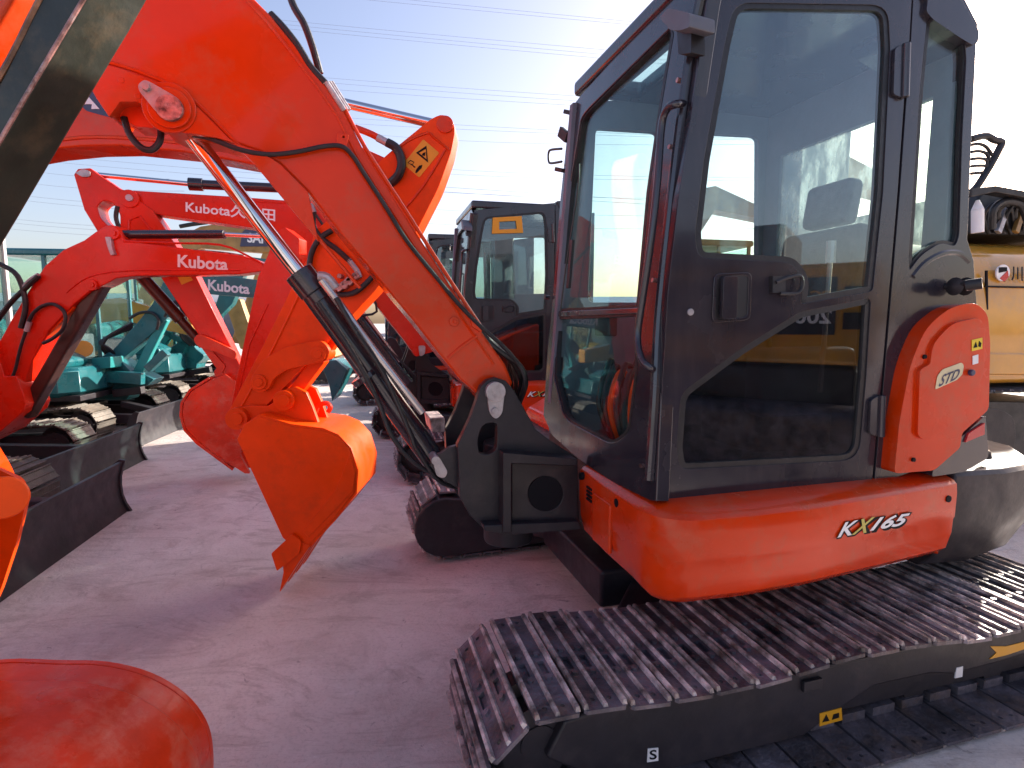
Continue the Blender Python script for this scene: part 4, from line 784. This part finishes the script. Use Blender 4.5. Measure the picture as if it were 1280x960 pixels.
l3('stiffener', MB().tube([H.p(x, y, -.022) for x, y in ((335, 380), (312, 430), (296, 500))], .008, 6, sub=0), 'red', 0, ar3)
l3('steel_line', MB().tube([H.p(x, y, -.0) for x, y in ((155, 302), (220, 304), (275, 306), (310, 320), (345, 340))], .009, 6, sub=3), 'red')
l3('steel_line', MB().tube([H.p(x, y, .06) for x, y in ((180, 312), (240, 313), (280, 316), (305, 320))], .009, 6, sub=3), 'pinrust')
l3('line_bracket', MB().plate(H, [(131, 296), (138, 296), (140, 310), (143, 318), (138, 319), (134, 308)], [], -.03, 0), 'steel', .002)
l3('foot_bracket', MB().plate(H, [(-40, 430), (-10, 425), (5, 470), (20, 470), (28, 490), (32, 505), (28, 515), (0, 540), (-40, 560)], [], -.05, .2), 'red', .01)
for pts, r_ in (([(32, 414), (36, 402), (42, 391), (52, 383), (65, 380), (77, 386), (82, 397), (78, 412), (66, 423), (54, 429)], .014), ([(33, 412), (27, 430), (23, 445), (19, 462), (12, 480)], .012), ([(48, 345), (30, 362), (12, 380), (-10, 410)], .02)): hz(pts, r_, root=L3, pl=H)
hz([(33, 414), (37, 402)], .019, 'steel', L3, H, 'hose_fitting'); hz([(48, 343), (36, 351), (27, 362)], .014, 'steel', L3, H, 'hose_fitting')
for pts, r_ in (([(0, 330), (22, 345), (32, 380), (26, 410)], .02),): hz(pts, r_, root=L3, pl=H)
# L4 teal with Kubota lettering, L5 teal behind
L4 = generic('excavator', 'teal excavator with glazed cab, white Kubota lettering on its level boom and sunlit dusty track', -6.32, 7.45, 8, 'teal', 'teal excavators of the left row', cabx=.75, cabz=2.45)
J = VP(-6.32, 7.45, 6)
def l4(name, mb, m, bevel=0, parent=None, root=None): return part(name, mb, M[m], parent or root or L4, bevel=bevel)
b4 = l4('boom', MB().plate(J, [(134, 448), (140, 438), (170, 405), (190, 380), (205, 350), (225, 338), (260, 342), (323, 350), (323, 373), (255, 367), (236, 371), (215, 390), (200, 408), (161, 442), (148, 453), (138, 456)], [], 0, .2), 'teal', .012)
text('Kubota', [(260, 363), (312, 368), (312, 355), (260, 349)], J, -.006, M['white'], b4, bold=.03)
l4('boom_cylinder', MB().bar(J.p(167, 474, .02), J.p(204, 398, .02), .12, .1, J.n), 'teal2', .02)
l4('foot_bracket', MB().plate(J, [(118, 452), (136, 440), (150, 450), (163, 464), (178, 467), (192, 474), (184, 482), (168, 484), (158, 500), (118, 500)], [], -.05, .25), 'teal', .012)
l4('arm', MB().plate(J, [(322, 345), (340, 350), (425, 462), (412, 470), (330, 375)], [], .02, .18), 'teal', .01)
l4('bucket', MB().plate(J, [(400, 452), (420, 450), (434, 462), (426, 482), (415, 502), (411, 480)], [], -.15, .4), 'teal', .01)
l4('step', MB().plate(J, [(114, 448), (138, 446), (138, 460), (116, 462)], [], -.3, .0), 'teal2', .01)
l4('pin_end', disc(disc(MB(), J, 140, 448, -.07, 0, .035, 14), J, 163, 472, -.07, 0, .035, 14), 'pinrust')
for k in range(4): hz([(166, 404 + k * 2, .1), (150 - k * 2, 412 + k * 2, .0), (134 - k * 3, 422 + k * 2, -.05), (128 + k * 3, 436, -.05), (140 + k * 2, 447, .05)], .02, root=L4, pl=J)
hz([(162, 398), (175, 391), (190, 391), (198, 400), (196, 412)], .02, root=L4, pl=J)
L5 = generic('excavator', 'second teal excavator, half hidden behind the first teal one and the red bucket', -6.9, 10.2, 8, 'teal', 'teal excavators of the left row', cabx=.7, cabz=2.5)
J5 = VP(-6.9, 10.2, 6)
l4('foot_bracket', MB().plate(J5, [(205, 440), (226, 425), (236, 422), (245, 436), (255, 444), (253, 449), (246, 455), (245, 461), (216, 461), (205, 455)], [], -.1, .3), 'teal', .02, root=L5)
l4('boom', MB().plate(J5, [(222, 430), (232, 420), (268, 385), (285, 330), (305, 320), (380, 330), (380, 345), (305, 342), (290, 380), (238, 432)], [], 0, .22), 'teal', .02, root=L5)
l4('boom_cylinder', MB().bar(J5.p(245, 442, 0), J5.p(215, 395, 0), .14, .12, J5.n), 'teal2', .02, root=L5)
for a_, b_, m_ in (((262, 380), (228, 448), 'teal2'), ((205, 415), (236, 432), 'teal'), ((214, 470), (262, 462), 'frame'), ((196, 440), (222, 400), 'teal2')):
    l4('bracket_arm', MB().bar(J5.p(*a_, -.1), J5.p(*b_, -.1), .10, .12, J5.n), m_, .01, root=L5)
for k in range(5): hz([(238 + k * 3, 432, -.15), (226 - k * 2, 418 - k * 3, -.2), (238 + k * 2, 396 + k * 2, -.15), (252, 386 + k * 3, -.1)], .022, root=L5, pl=J5)
for k in range(3): hz([(206 + k * 6, 396, -.1), (214 + k * 4, 380 - k * 3, -.15), (226 + k * 3, 384, -.15), (228 + k * 2, 402, -.1)], .018, root=L4, pl=J)
for a_, b_, w_, m_ in (((120, 470), (176, 474), .16, 'teal'), ((140, 492), (176, 488), .10, 'frame'), ((52, 470), (118, 466), .1, 'teal2'), ((182, 462), (206, 440), .10, 'teal'), ((150, 505), (196, 516), .08, 'frame')):
    l4('cover_plate', MB().bar(J.p(*a_, -.2), J.p(*b_, -.2), w_, .12, J.n), m_, .012)
for k, (x_, y_) in enumerate(((52, 446), (80, 450), (104, 436))): l4('work_lamp', MB().cyl(J.p(x_, y_, -.35), J.p(x_, y_, -.2), .11, 14, .07), 'yellow', .01)
L8 = generic('excavator', 'yellow excavator showing through the gaps beside the first teal cab', -9.3, 8.9, 8, 'yellow', None, cab=False, hood=1.9, blade=False)
part('boom', MB().plate(VP(-9.3, 8.7, 8), [(-60, 440), (20, 430), (60, 380), (150, 372), (240, 400), (238, 420), (150, 400), (80, 410), (50, 460)], [], 0, .25), M['yellow'], L8, bevel=.02)
L6 = generic('excavator', 'yellow excavator far behind the teal ones with dark lettering on its ochre boom', -8.6, 13.8, 8, 'yellow', None, cabx=.6, hood=1.9)
J6 = VP(-8.6, 13.8, 4)
b6 = part('boom', MB().plate(J6, [(150, 420), (165, 380), (190, 330), (225, 296), (250, 283), (300, 275), (390, 300), (392, 312), (330, 316), (250, 310), (220, 330), (185, 385), (165, 425)], [], 0, .3), M['khaki'], L6, bevel=.02)
part('logo_panel', MB().plate(J6, [(303, 290), (311, 283), (345, 283), (345, 308), (300, 308)], [], -.02, .0), M['navy'], b6)
text('SANY', [(309, 303), (348, 306), (348, 292), (309, 291)], J6, -.03, M['white'], b6, bold=.03)
part('arm', MB().plate(J6, [(330, 310), (345, 305), (300, 430), (288, 428)], [], .05, .25), M['khaki'], L6, bevel=.02)
part('hose_guard', MB().tube([J6.p(x, y, .1) for x, y in ((225, 283), (250, 279), (300, 274), (330, 278))], .05, 8), M['blackmat'], L6)
L7 = generic('excavator', 'ochre excavator whose slanting beam shows between the red arms', -5.4, 14.5, 8, 'yellow', None, cab=False)
part('boom', MB().plate(VP(-5.4, 12.5, 6), [(278, 370), (300, 374), (316, 420), (318, 440), (300, 436)], [], 0, .25), M['khaki'], L7, bevel=.02)
# L1: nearest machine of the left row: boom and black guard bar crossing the top left corner
L1 = generic('excavator', 'nearest left excavator, its worn black cylinder crossing the upper left corner', -3.9, .85, 10, 'orange', 'orange excavators of the left row', cab=True, cabx=-.1, blade=False)
U = VP(0, 1.15, 0)
def l1(name, mb, m, bevel=0, parent=None): return part(name, mb, M[m], parent or L1, bevel=bevel)
bb = l1('boom_cylinder', MB().plate(U, [(254, -270), (106, -2), (30, 126), (-46, 258), (-226, 560), (-330, 520), (-150, 260), (-30, 150), (-2, 98), (50, 0), (190, -300)], [], 0, .13), 'bar', .010)
l1('worn_edge', MB().tube([U.p(x, y, .001) for x, y in ((120, -130), (50, 0), (30, 40), (16, 68), (0, 96), (-40, 160))], .006, 6, sub=2), 'barrust', 0, bb)
l1('worn_edge', MB().tube([U.p(x, y, .002) for x, y in ((134, -50), (105, -2), (74, 50), (30, 124), (-6, 186))], .004, 6, sub=2), 'pinrust', 0, bb)
l1('boom', MB().plate(U, [(12, 4), (-16, 50), (-240, 330), (-480, 560), (-540, 500), (-380, 250), (-280, 40), (-120, -300), (200, -600), (700, -700), (700, -560), (300, -420), (100, -160)], [], .10, .17), 'orange', .012)
l1('foot_bracket', MB().plate(U, [(-470, 470), (-400, 470), (-200, 520), (-160, 580), (-260, 640), (-470, 640)], [], .0, .3), 'frame', .012)
# loose bucket in the lower left corner
NB = thing('digger_bucket', 'scratched orange digger bucket lying mouth down in the lower left corner', 'digger bucket', -1.55, 1.35, 0)
NBP = VP(0, 1.60, 6)
prof = crom([(-160, 1010, 0), (-150, 900, 0), (-70, 843, 0), (0, 829, 0), (70, 830, 0), (130, 832, 0), (185, 846, 0), (228, 872, 0), (254, 905, 0), (263, 940, 0), (262, 985, 0), (250, 1030, 0)], 4)
prof = [(p.x, p.y) for p in prof]
far = [NBP.p(x, y, 0) for x, y in prof]; near_v = -NBP.n * .56
inn = [(x * .96 - 2, y + 14) for x, y in prof]
nbm = MB().prism(far + [NBP.p(x, y, 0) for x, y in inn][::-1], near_v)
part('shell', nbm, M['bucketred'], NB, bevel=.004, seg=3)
part('side_plate', MB().prism([p - near_v * .0 for p in far], NBP.n * .022), M['bucketred'], NB, bevel=.004)
part('side_plate', MB().prism([p + near_v for p in far], -NBP.n * .022), M['bucketred'], NB, bevel=.004)
ctr = sum(far, Vector()) / len(far)
part('wear_plate', MB().prism([p + near_v * .16 + (p - ctr).normalized() * .014 for p in far[8:42]] + [p + near_v * .16 - (p - ctr).normalized() * .002 for p in far[8:42]][::-1], near_v * .7), M['bucketred'], NB, bevel=.004)
a = gz(6, 946, .42); part('pin_end', MB().cyl(a + Vector((-.25, .0, -.03)), a, .035, 20), M['bucketred'], NB, bevel=.004)
part('pin_end', MB().cyl(a, a + Vector((.02, 0, .0)), .026, 20), M['steel'], NB, bevel=.004)

# ================================================================== YELLOW MACHINES right
Y1 = thing('excavator', 'large yellow excavator with round logo at right edge behind the nearest cab', 'excavator', 5.2, 5.8, 12)
Yp = VP(4.1, 4.8, 10)
def y1(name, mb, m, bevel=0, parent=None, label=None): return part(name, mb, M[m], parent or Y1, bevel=bevel)
prf = [(0, .98), (-.03, 1.12), (-.02, 1.5), (.0, 1.80), (.035, 1.95), (.10, 2.07), (.20, 2.16), (.34, 2.215), (.6, 2.24), (2.2, 2.26), (2.2, .98)]
ya = Yp.p(1090, 400, 0); yb = Yp.p(1440, 400, 0); tl = (yb - ya)
bd = y1('body', MB().prism([Vector((ya.x, ya.y, 0)) + Yp.n * d_ + Vector((0, 0, z_)) for d_, z_ in prf], Vector((tl.x, tl.y, 0))), 'yellow', .05)
bd.data.set_sharp_from_angle(angle=R(60))
y1('lower_rail', MB().plate(Yp, [(1080, 438), (1450, 444), (1450, 470), (1080, 468)], [], -.04, 2.2), 'yellow', .02, bd)
y1('panel_gap', MB().plate(Yp, [(1232, 357), (1430, 361), (1430, 363), (1232, 359)], [], -.012, .003).plate(Yp, [(1233, 338), (1235, 338), (1236, 438), (1234, 438)], [], -.012, .003), 'ink', 0, bd)
y1('logo_disc', disc(MB(), Yp, 1254, 341, -.012, 0, .068, 28), 'white', 0, bd); y1('logo_mark', MB().plate(Yp, [(1250, 348), (1260, 338), (1261, 346), (1256, 352)], [], -.016, -.008), 'redprint', 0, bd); y1('logo_mark', MB().plate(Yp, [(1249, 334), (1259, 334), (1259, 339), (1249, 341)], [], -.016, -.008), 'ink', 0, bd)
text('川株', [(1264, 351), (1296, 352), (1296, 333), (1264, 332)], Yp, -.014, M['ink'], bd, bold=.02)
y1('hood', MB().plate(Yp, [(1215, 293), (1216, 262), (1232, 232), (1300, 240), (1420, 250), (1420, 297)], [], .35, 2.0), 'blackmat', .03)
for i in range(9):
    bx_ = 1232 + i * 11 + random.uniform(-6, 6); y1('hose', MB().tube([Yp.p(bx_, 292, .3), Yp.p(bx_ - 6, 268 + random.uniform(-6, 6), .25), Yp.p(bx_ + 10, 252 + random.uniform(-4, 6), .22), Yp.p(bx_ + 28, 262, .25), Yp.p(bx_ + 30 + random.uniform(-8, 8), 292, .3)], .014 + .008 * random.random(), 8), 'rubber')
for i in range(4): y1('pipe', MB().bar(Yp.p(1250 + i * 22, 290, .2), Yp.p(1266 + i * 20, 246, .3), .05, .04, Yp.n), 'khaki' if i % 2 else 'steel', .006)
y1('mirror_arm', MB().tube([Yp.p(1240, 286, .15), Yp.p(1242, 262, .12), Yp.p(1256, 252, .12), Yp.p(1276, 256, .12), Yp.p(1284, 275, .12)], .03, 10), 'rubber')
y1('canister', MB().cyl(Yp.p(1222, 291, .1), Yp.p(1222, 262, .1), .045, 18).cyl(Yp.p(1222, 262, .1), Yp.p(1222, 250, .1), .045, 18, .012), 'white', .004)
y1('beam', MB().plate(Yp, [(1214, 236), (1245, 232), (1320, 246), (1320, 254), (1245, 240), (1214, 246)], [], .05, .16), 'blackmat', .01)
gr = MB()
gr.tube([Yp.p(x, y, .3) for x, y in ((1214, 174), (1232, 170), (1243, 175), (1252, 178), (1247, 190), (1236, 210), (1222, 232), (1214, 240))], .03, 10)
for k in range(5): gr.tube([Yp.p(x, y, .3) for x, y in ((1214, 181 + k * 9), (1224, 180 + k * 9), (1233, 184 + k * 8), (1240 - k * 3, 194 + k * 7))], .014, 8)
y1('step_rail', gr, 'blackmat')
y1('undercarriage', MB().plate(Yp, [(1150, 500), (1420, 505), (1420, 606), (1150, 604)], [], .1, .9), 'blackmat', .02)  # undercarriage as one block, bottom widened to shade the bright ground gap
y1('carrier_frame', MB().plate(Yp, rnd([(1190, 508), (1252, 512), (1268, 522), (1270, 548), (1262, 584), (1190, 590)], 8), [], -.18, .1), 'frame', .03)
y1('arrow_sticker', MB().plate(Yp, [(1216, 566), (1240, 566), (1244, 560), (1262, 561), (1258, 566), (1262, 572), (1244, 571), (1240, 571), (1216, 571)], [], -.19, -.17), 'yellowsticker')
SH_BIG = shoe_mesh('track_shoe', .19, .6, False, [M['blackmat'], M['dim']])
pz = Yp.p(1260, 480, 0)
for i in range(16):
    o = bpy.data.objects.new('track_shoe', SH_BIG); COL.objects.link(o); o.parent = Y1
    inv = MW[Y1.name].inverted(); c0 = Yp.w(-.9 + i * .19, .2, .92); o.location = inv @ c0; o.rotation_euler = (0, random.uniform(-.02, .02), R(-2)); MW[o.name] = MW[Y1.name]
BR = generic('excavator', 'brown-yellow machine seen through the cab windows behind the right row', 3.2, 9.6, 12, 'khaki', None, cabx=.3, hood=2.1, scale=1.15, fwd=-1, blade=False)
BRp = VP(3.2, 9.6, 12)
part('boom', MB().plate(BRp, [(820, 350), (850, 260), (880, 235), (895, 232), (960, 262), (960, 275), (895, 262), (870, 300), (860, 350)], [], 0, .35), M['khaki'], BR, bevel=.02)
BR2 = generic('excavator', 'dusty yellow machine with raised boom behind the cab glass', 6.6, 9.0, 12, 'yellow', None, cabx=.3, hood=2.2, scale=1.2, fwd=-1, blade=False)
part('boom', MB().plate(VP(6.6, 8.8, 12), [(990, 330), (1010, 260), (1040, 205), (1062, 195), (1130, 230), (1130, 250), (1062, 232), (1040, 280), (1030, 340)], [], 0, .35), M['khaki'], BR2, bevel=.02)
# machine beside the photographer: only its mirror image shows in the door glass
PCm = thing('excavator', 'yellow excavator beside the camera, reflected in the dark door glass with PC 200 lettering', 'excavator', 6.4, -.2, 8)
class PCP:
    n = Vector((.9, -.42, 0)).normalized()
PX = lambda u, b, z: Vector((4.3, .35, 0)) + Vector((.42, .9, 0)).normalized() * u + PCP.n * b + Vector((0, 0, z))
def pbox(u0, u1, b0, b1, z0, z1): return MB().add([PX(u, b, z) for z in (z0, z1) for b in (b0, b1) for u in (u0, u1)], [(0, 2, 3, 1), (4, 5, 7, 6), (0, 1, 5, 4), (2, 6, 7, 3), (0, 4, 6, 2), (1, 3, 7, 5)])
part('body', pbox(-3.2, .30, 0, 2.2, 1.12, 2.05), M['yellow'], PCm, bevel=.05)
part('dark_panel', pbox(-1.9, -.01, -.02, .0, 1.40, 1.92), M['blackmat'], PCm)
part('grille', pbox(.05, .2, -.03, .0, 1.45, 1.6), M['blackmat'], PCm)
part('grille', pbox(.05, .2, -.03, .0, 1.68, 1.83), M['blackmat'], PCm)
part('hood', pbox(-3.0, -.5, .4, 1.8, 2.05, 2.5), M['blackmat'], PCm, bevel=.05)
part('lower_frame', pbox(-3.2, .2, .1, 2.0, .5, 1.1), M['blackmat'], PCm, bevel=.05)
part('track', pbox(-3.4, .4, -.1, .5, .0, .75), M['shoe'], PCm, bevel=.15)
class PLt:
    def p(s, u, z, off=0): return PX(-u, -.025, z)
text('PC', [(.06, 1.72), (.22, 1.72), (.22, 1.80), (.06, 1.80)], PLt(), 0, M['yellow'], PCm, bold=.02)
text('200', [(.04, 1.50), (.34, 1.50), (.34, 1.64), (.04, 1.64)], PLt(), 0, M['white'], PCm, bold=.02)

# ================================================================== BACKDROP
def hall(label, x, y, deg, W_, D_, Hh, m1, m2):
    t = thing('warehouse', label, 'warehouse', x, y, deg)
    part('wall', MB().box(0, W_, 0, D_, 0, Hh), m1, t, local=True)
    part('roof', MB().prism([Vector((-.4, -.4, Hh)), Vector((-.4, D_ / 2, Hh + D_ * .09)), Vector((-.4, D_ + .4, Hh))], (W_ + .8, 0, 0)), m2, t, local=True)
    n = int(W_ // 7)
    for i in range(n): part('shutter_door', MB().box(i * 7 + 2, i * 7 + 5, -.06, .0, 0, 2.6), M['dim'], t, local=True)
    return t
wm = mat('pale_cladding', (.45, .47, .50, 1), .6, var=.08, vscale=.4); rm = mat('blue_roof', (.12, .2, .32, 1), .5, var=.1, vscale=.5)
hall('long pale warehouse with blue roof on the horizon behind the second cab', -14, 62, -4, 40, 14, 3.2, wm, rm)
hall('pale grey shed far behind the teal excavators', -58, 52, 6, 38, 12, 3.4, wm, mat('grey_roof', (.28, .28, .3, 1), .5, var=.1))
hall('low grey shed far right behind the yellow machine', 34, 58, -10, 40, 12, 3.4, wm, rm)
# overhead lines
def wire(i, p, q, D1=85, D2=70, r=.014):
    A = unproj(p[0], p[1], Vector((0, D1, 0)), Vector((0, 1, 0))); B = unproj(q[0], q[1], Vector((0, D2, 0)), Vector((0, 1, 0)))
    d = B - A; A2 = A - d * 1.2; B2 = B + d * 1.2; pts = []
    for k in range(25):
        t = k / 24; pt = A2.lerp(B2, t); pt.z += ((t - .5) ** 2 - .022) * 3.0; pts.append(pt)
    o = part('power_line', MB().tube(pts, r, 5, sub=0), M['wire']); tag(o, 'thin overhead power line crossing the pale sky', 'power line', 'parallel overhead power lines')
M['wire'] = mat('wire_grey', (.20, .20, .26, 1), .6, var=.05)
W_ = [((300, -22), (800, 28)), ((300, -16), (800, 32)), ((340, 24), (765, 63)), ((340, 29), (765, 69)), ((340, 34), (765, 74)), ((405, 97), (705, 119)), ((405, 103), (705, 125)), ((405, 111), (705, 131)),
      ((430, 147), (700, 163)), ((430, 154), (700, 167)), ((560, 175), (700, 180)), ((40, 192), (300, 215)), ((40, 200), (300, 222)), ((35, 213), (95, 220)), ((30, 228), (98, 235)), ((20, 243), (105, 252)), ((10, 248), (105, 258)),
      ((0, 272), (115, 282)), ((0, 277), (115, 287)), ((0, 285), (115, 294)), ((550, 211), (700, 218)), ((550, 217), (700, 223)), ((548, 240), (700, 246)), ((545, 262), (700, 268)), ((545, 280), (700, 285)), ((1225, 8), (1285, 60)), ((1222, 70), (1285, 120)), ((1255, 232), (1290, 222))]
for i, (p, q) in enumerate(W_): wire(i, p, q)
print('objects', len(bpy.data.objects), 'script ok')
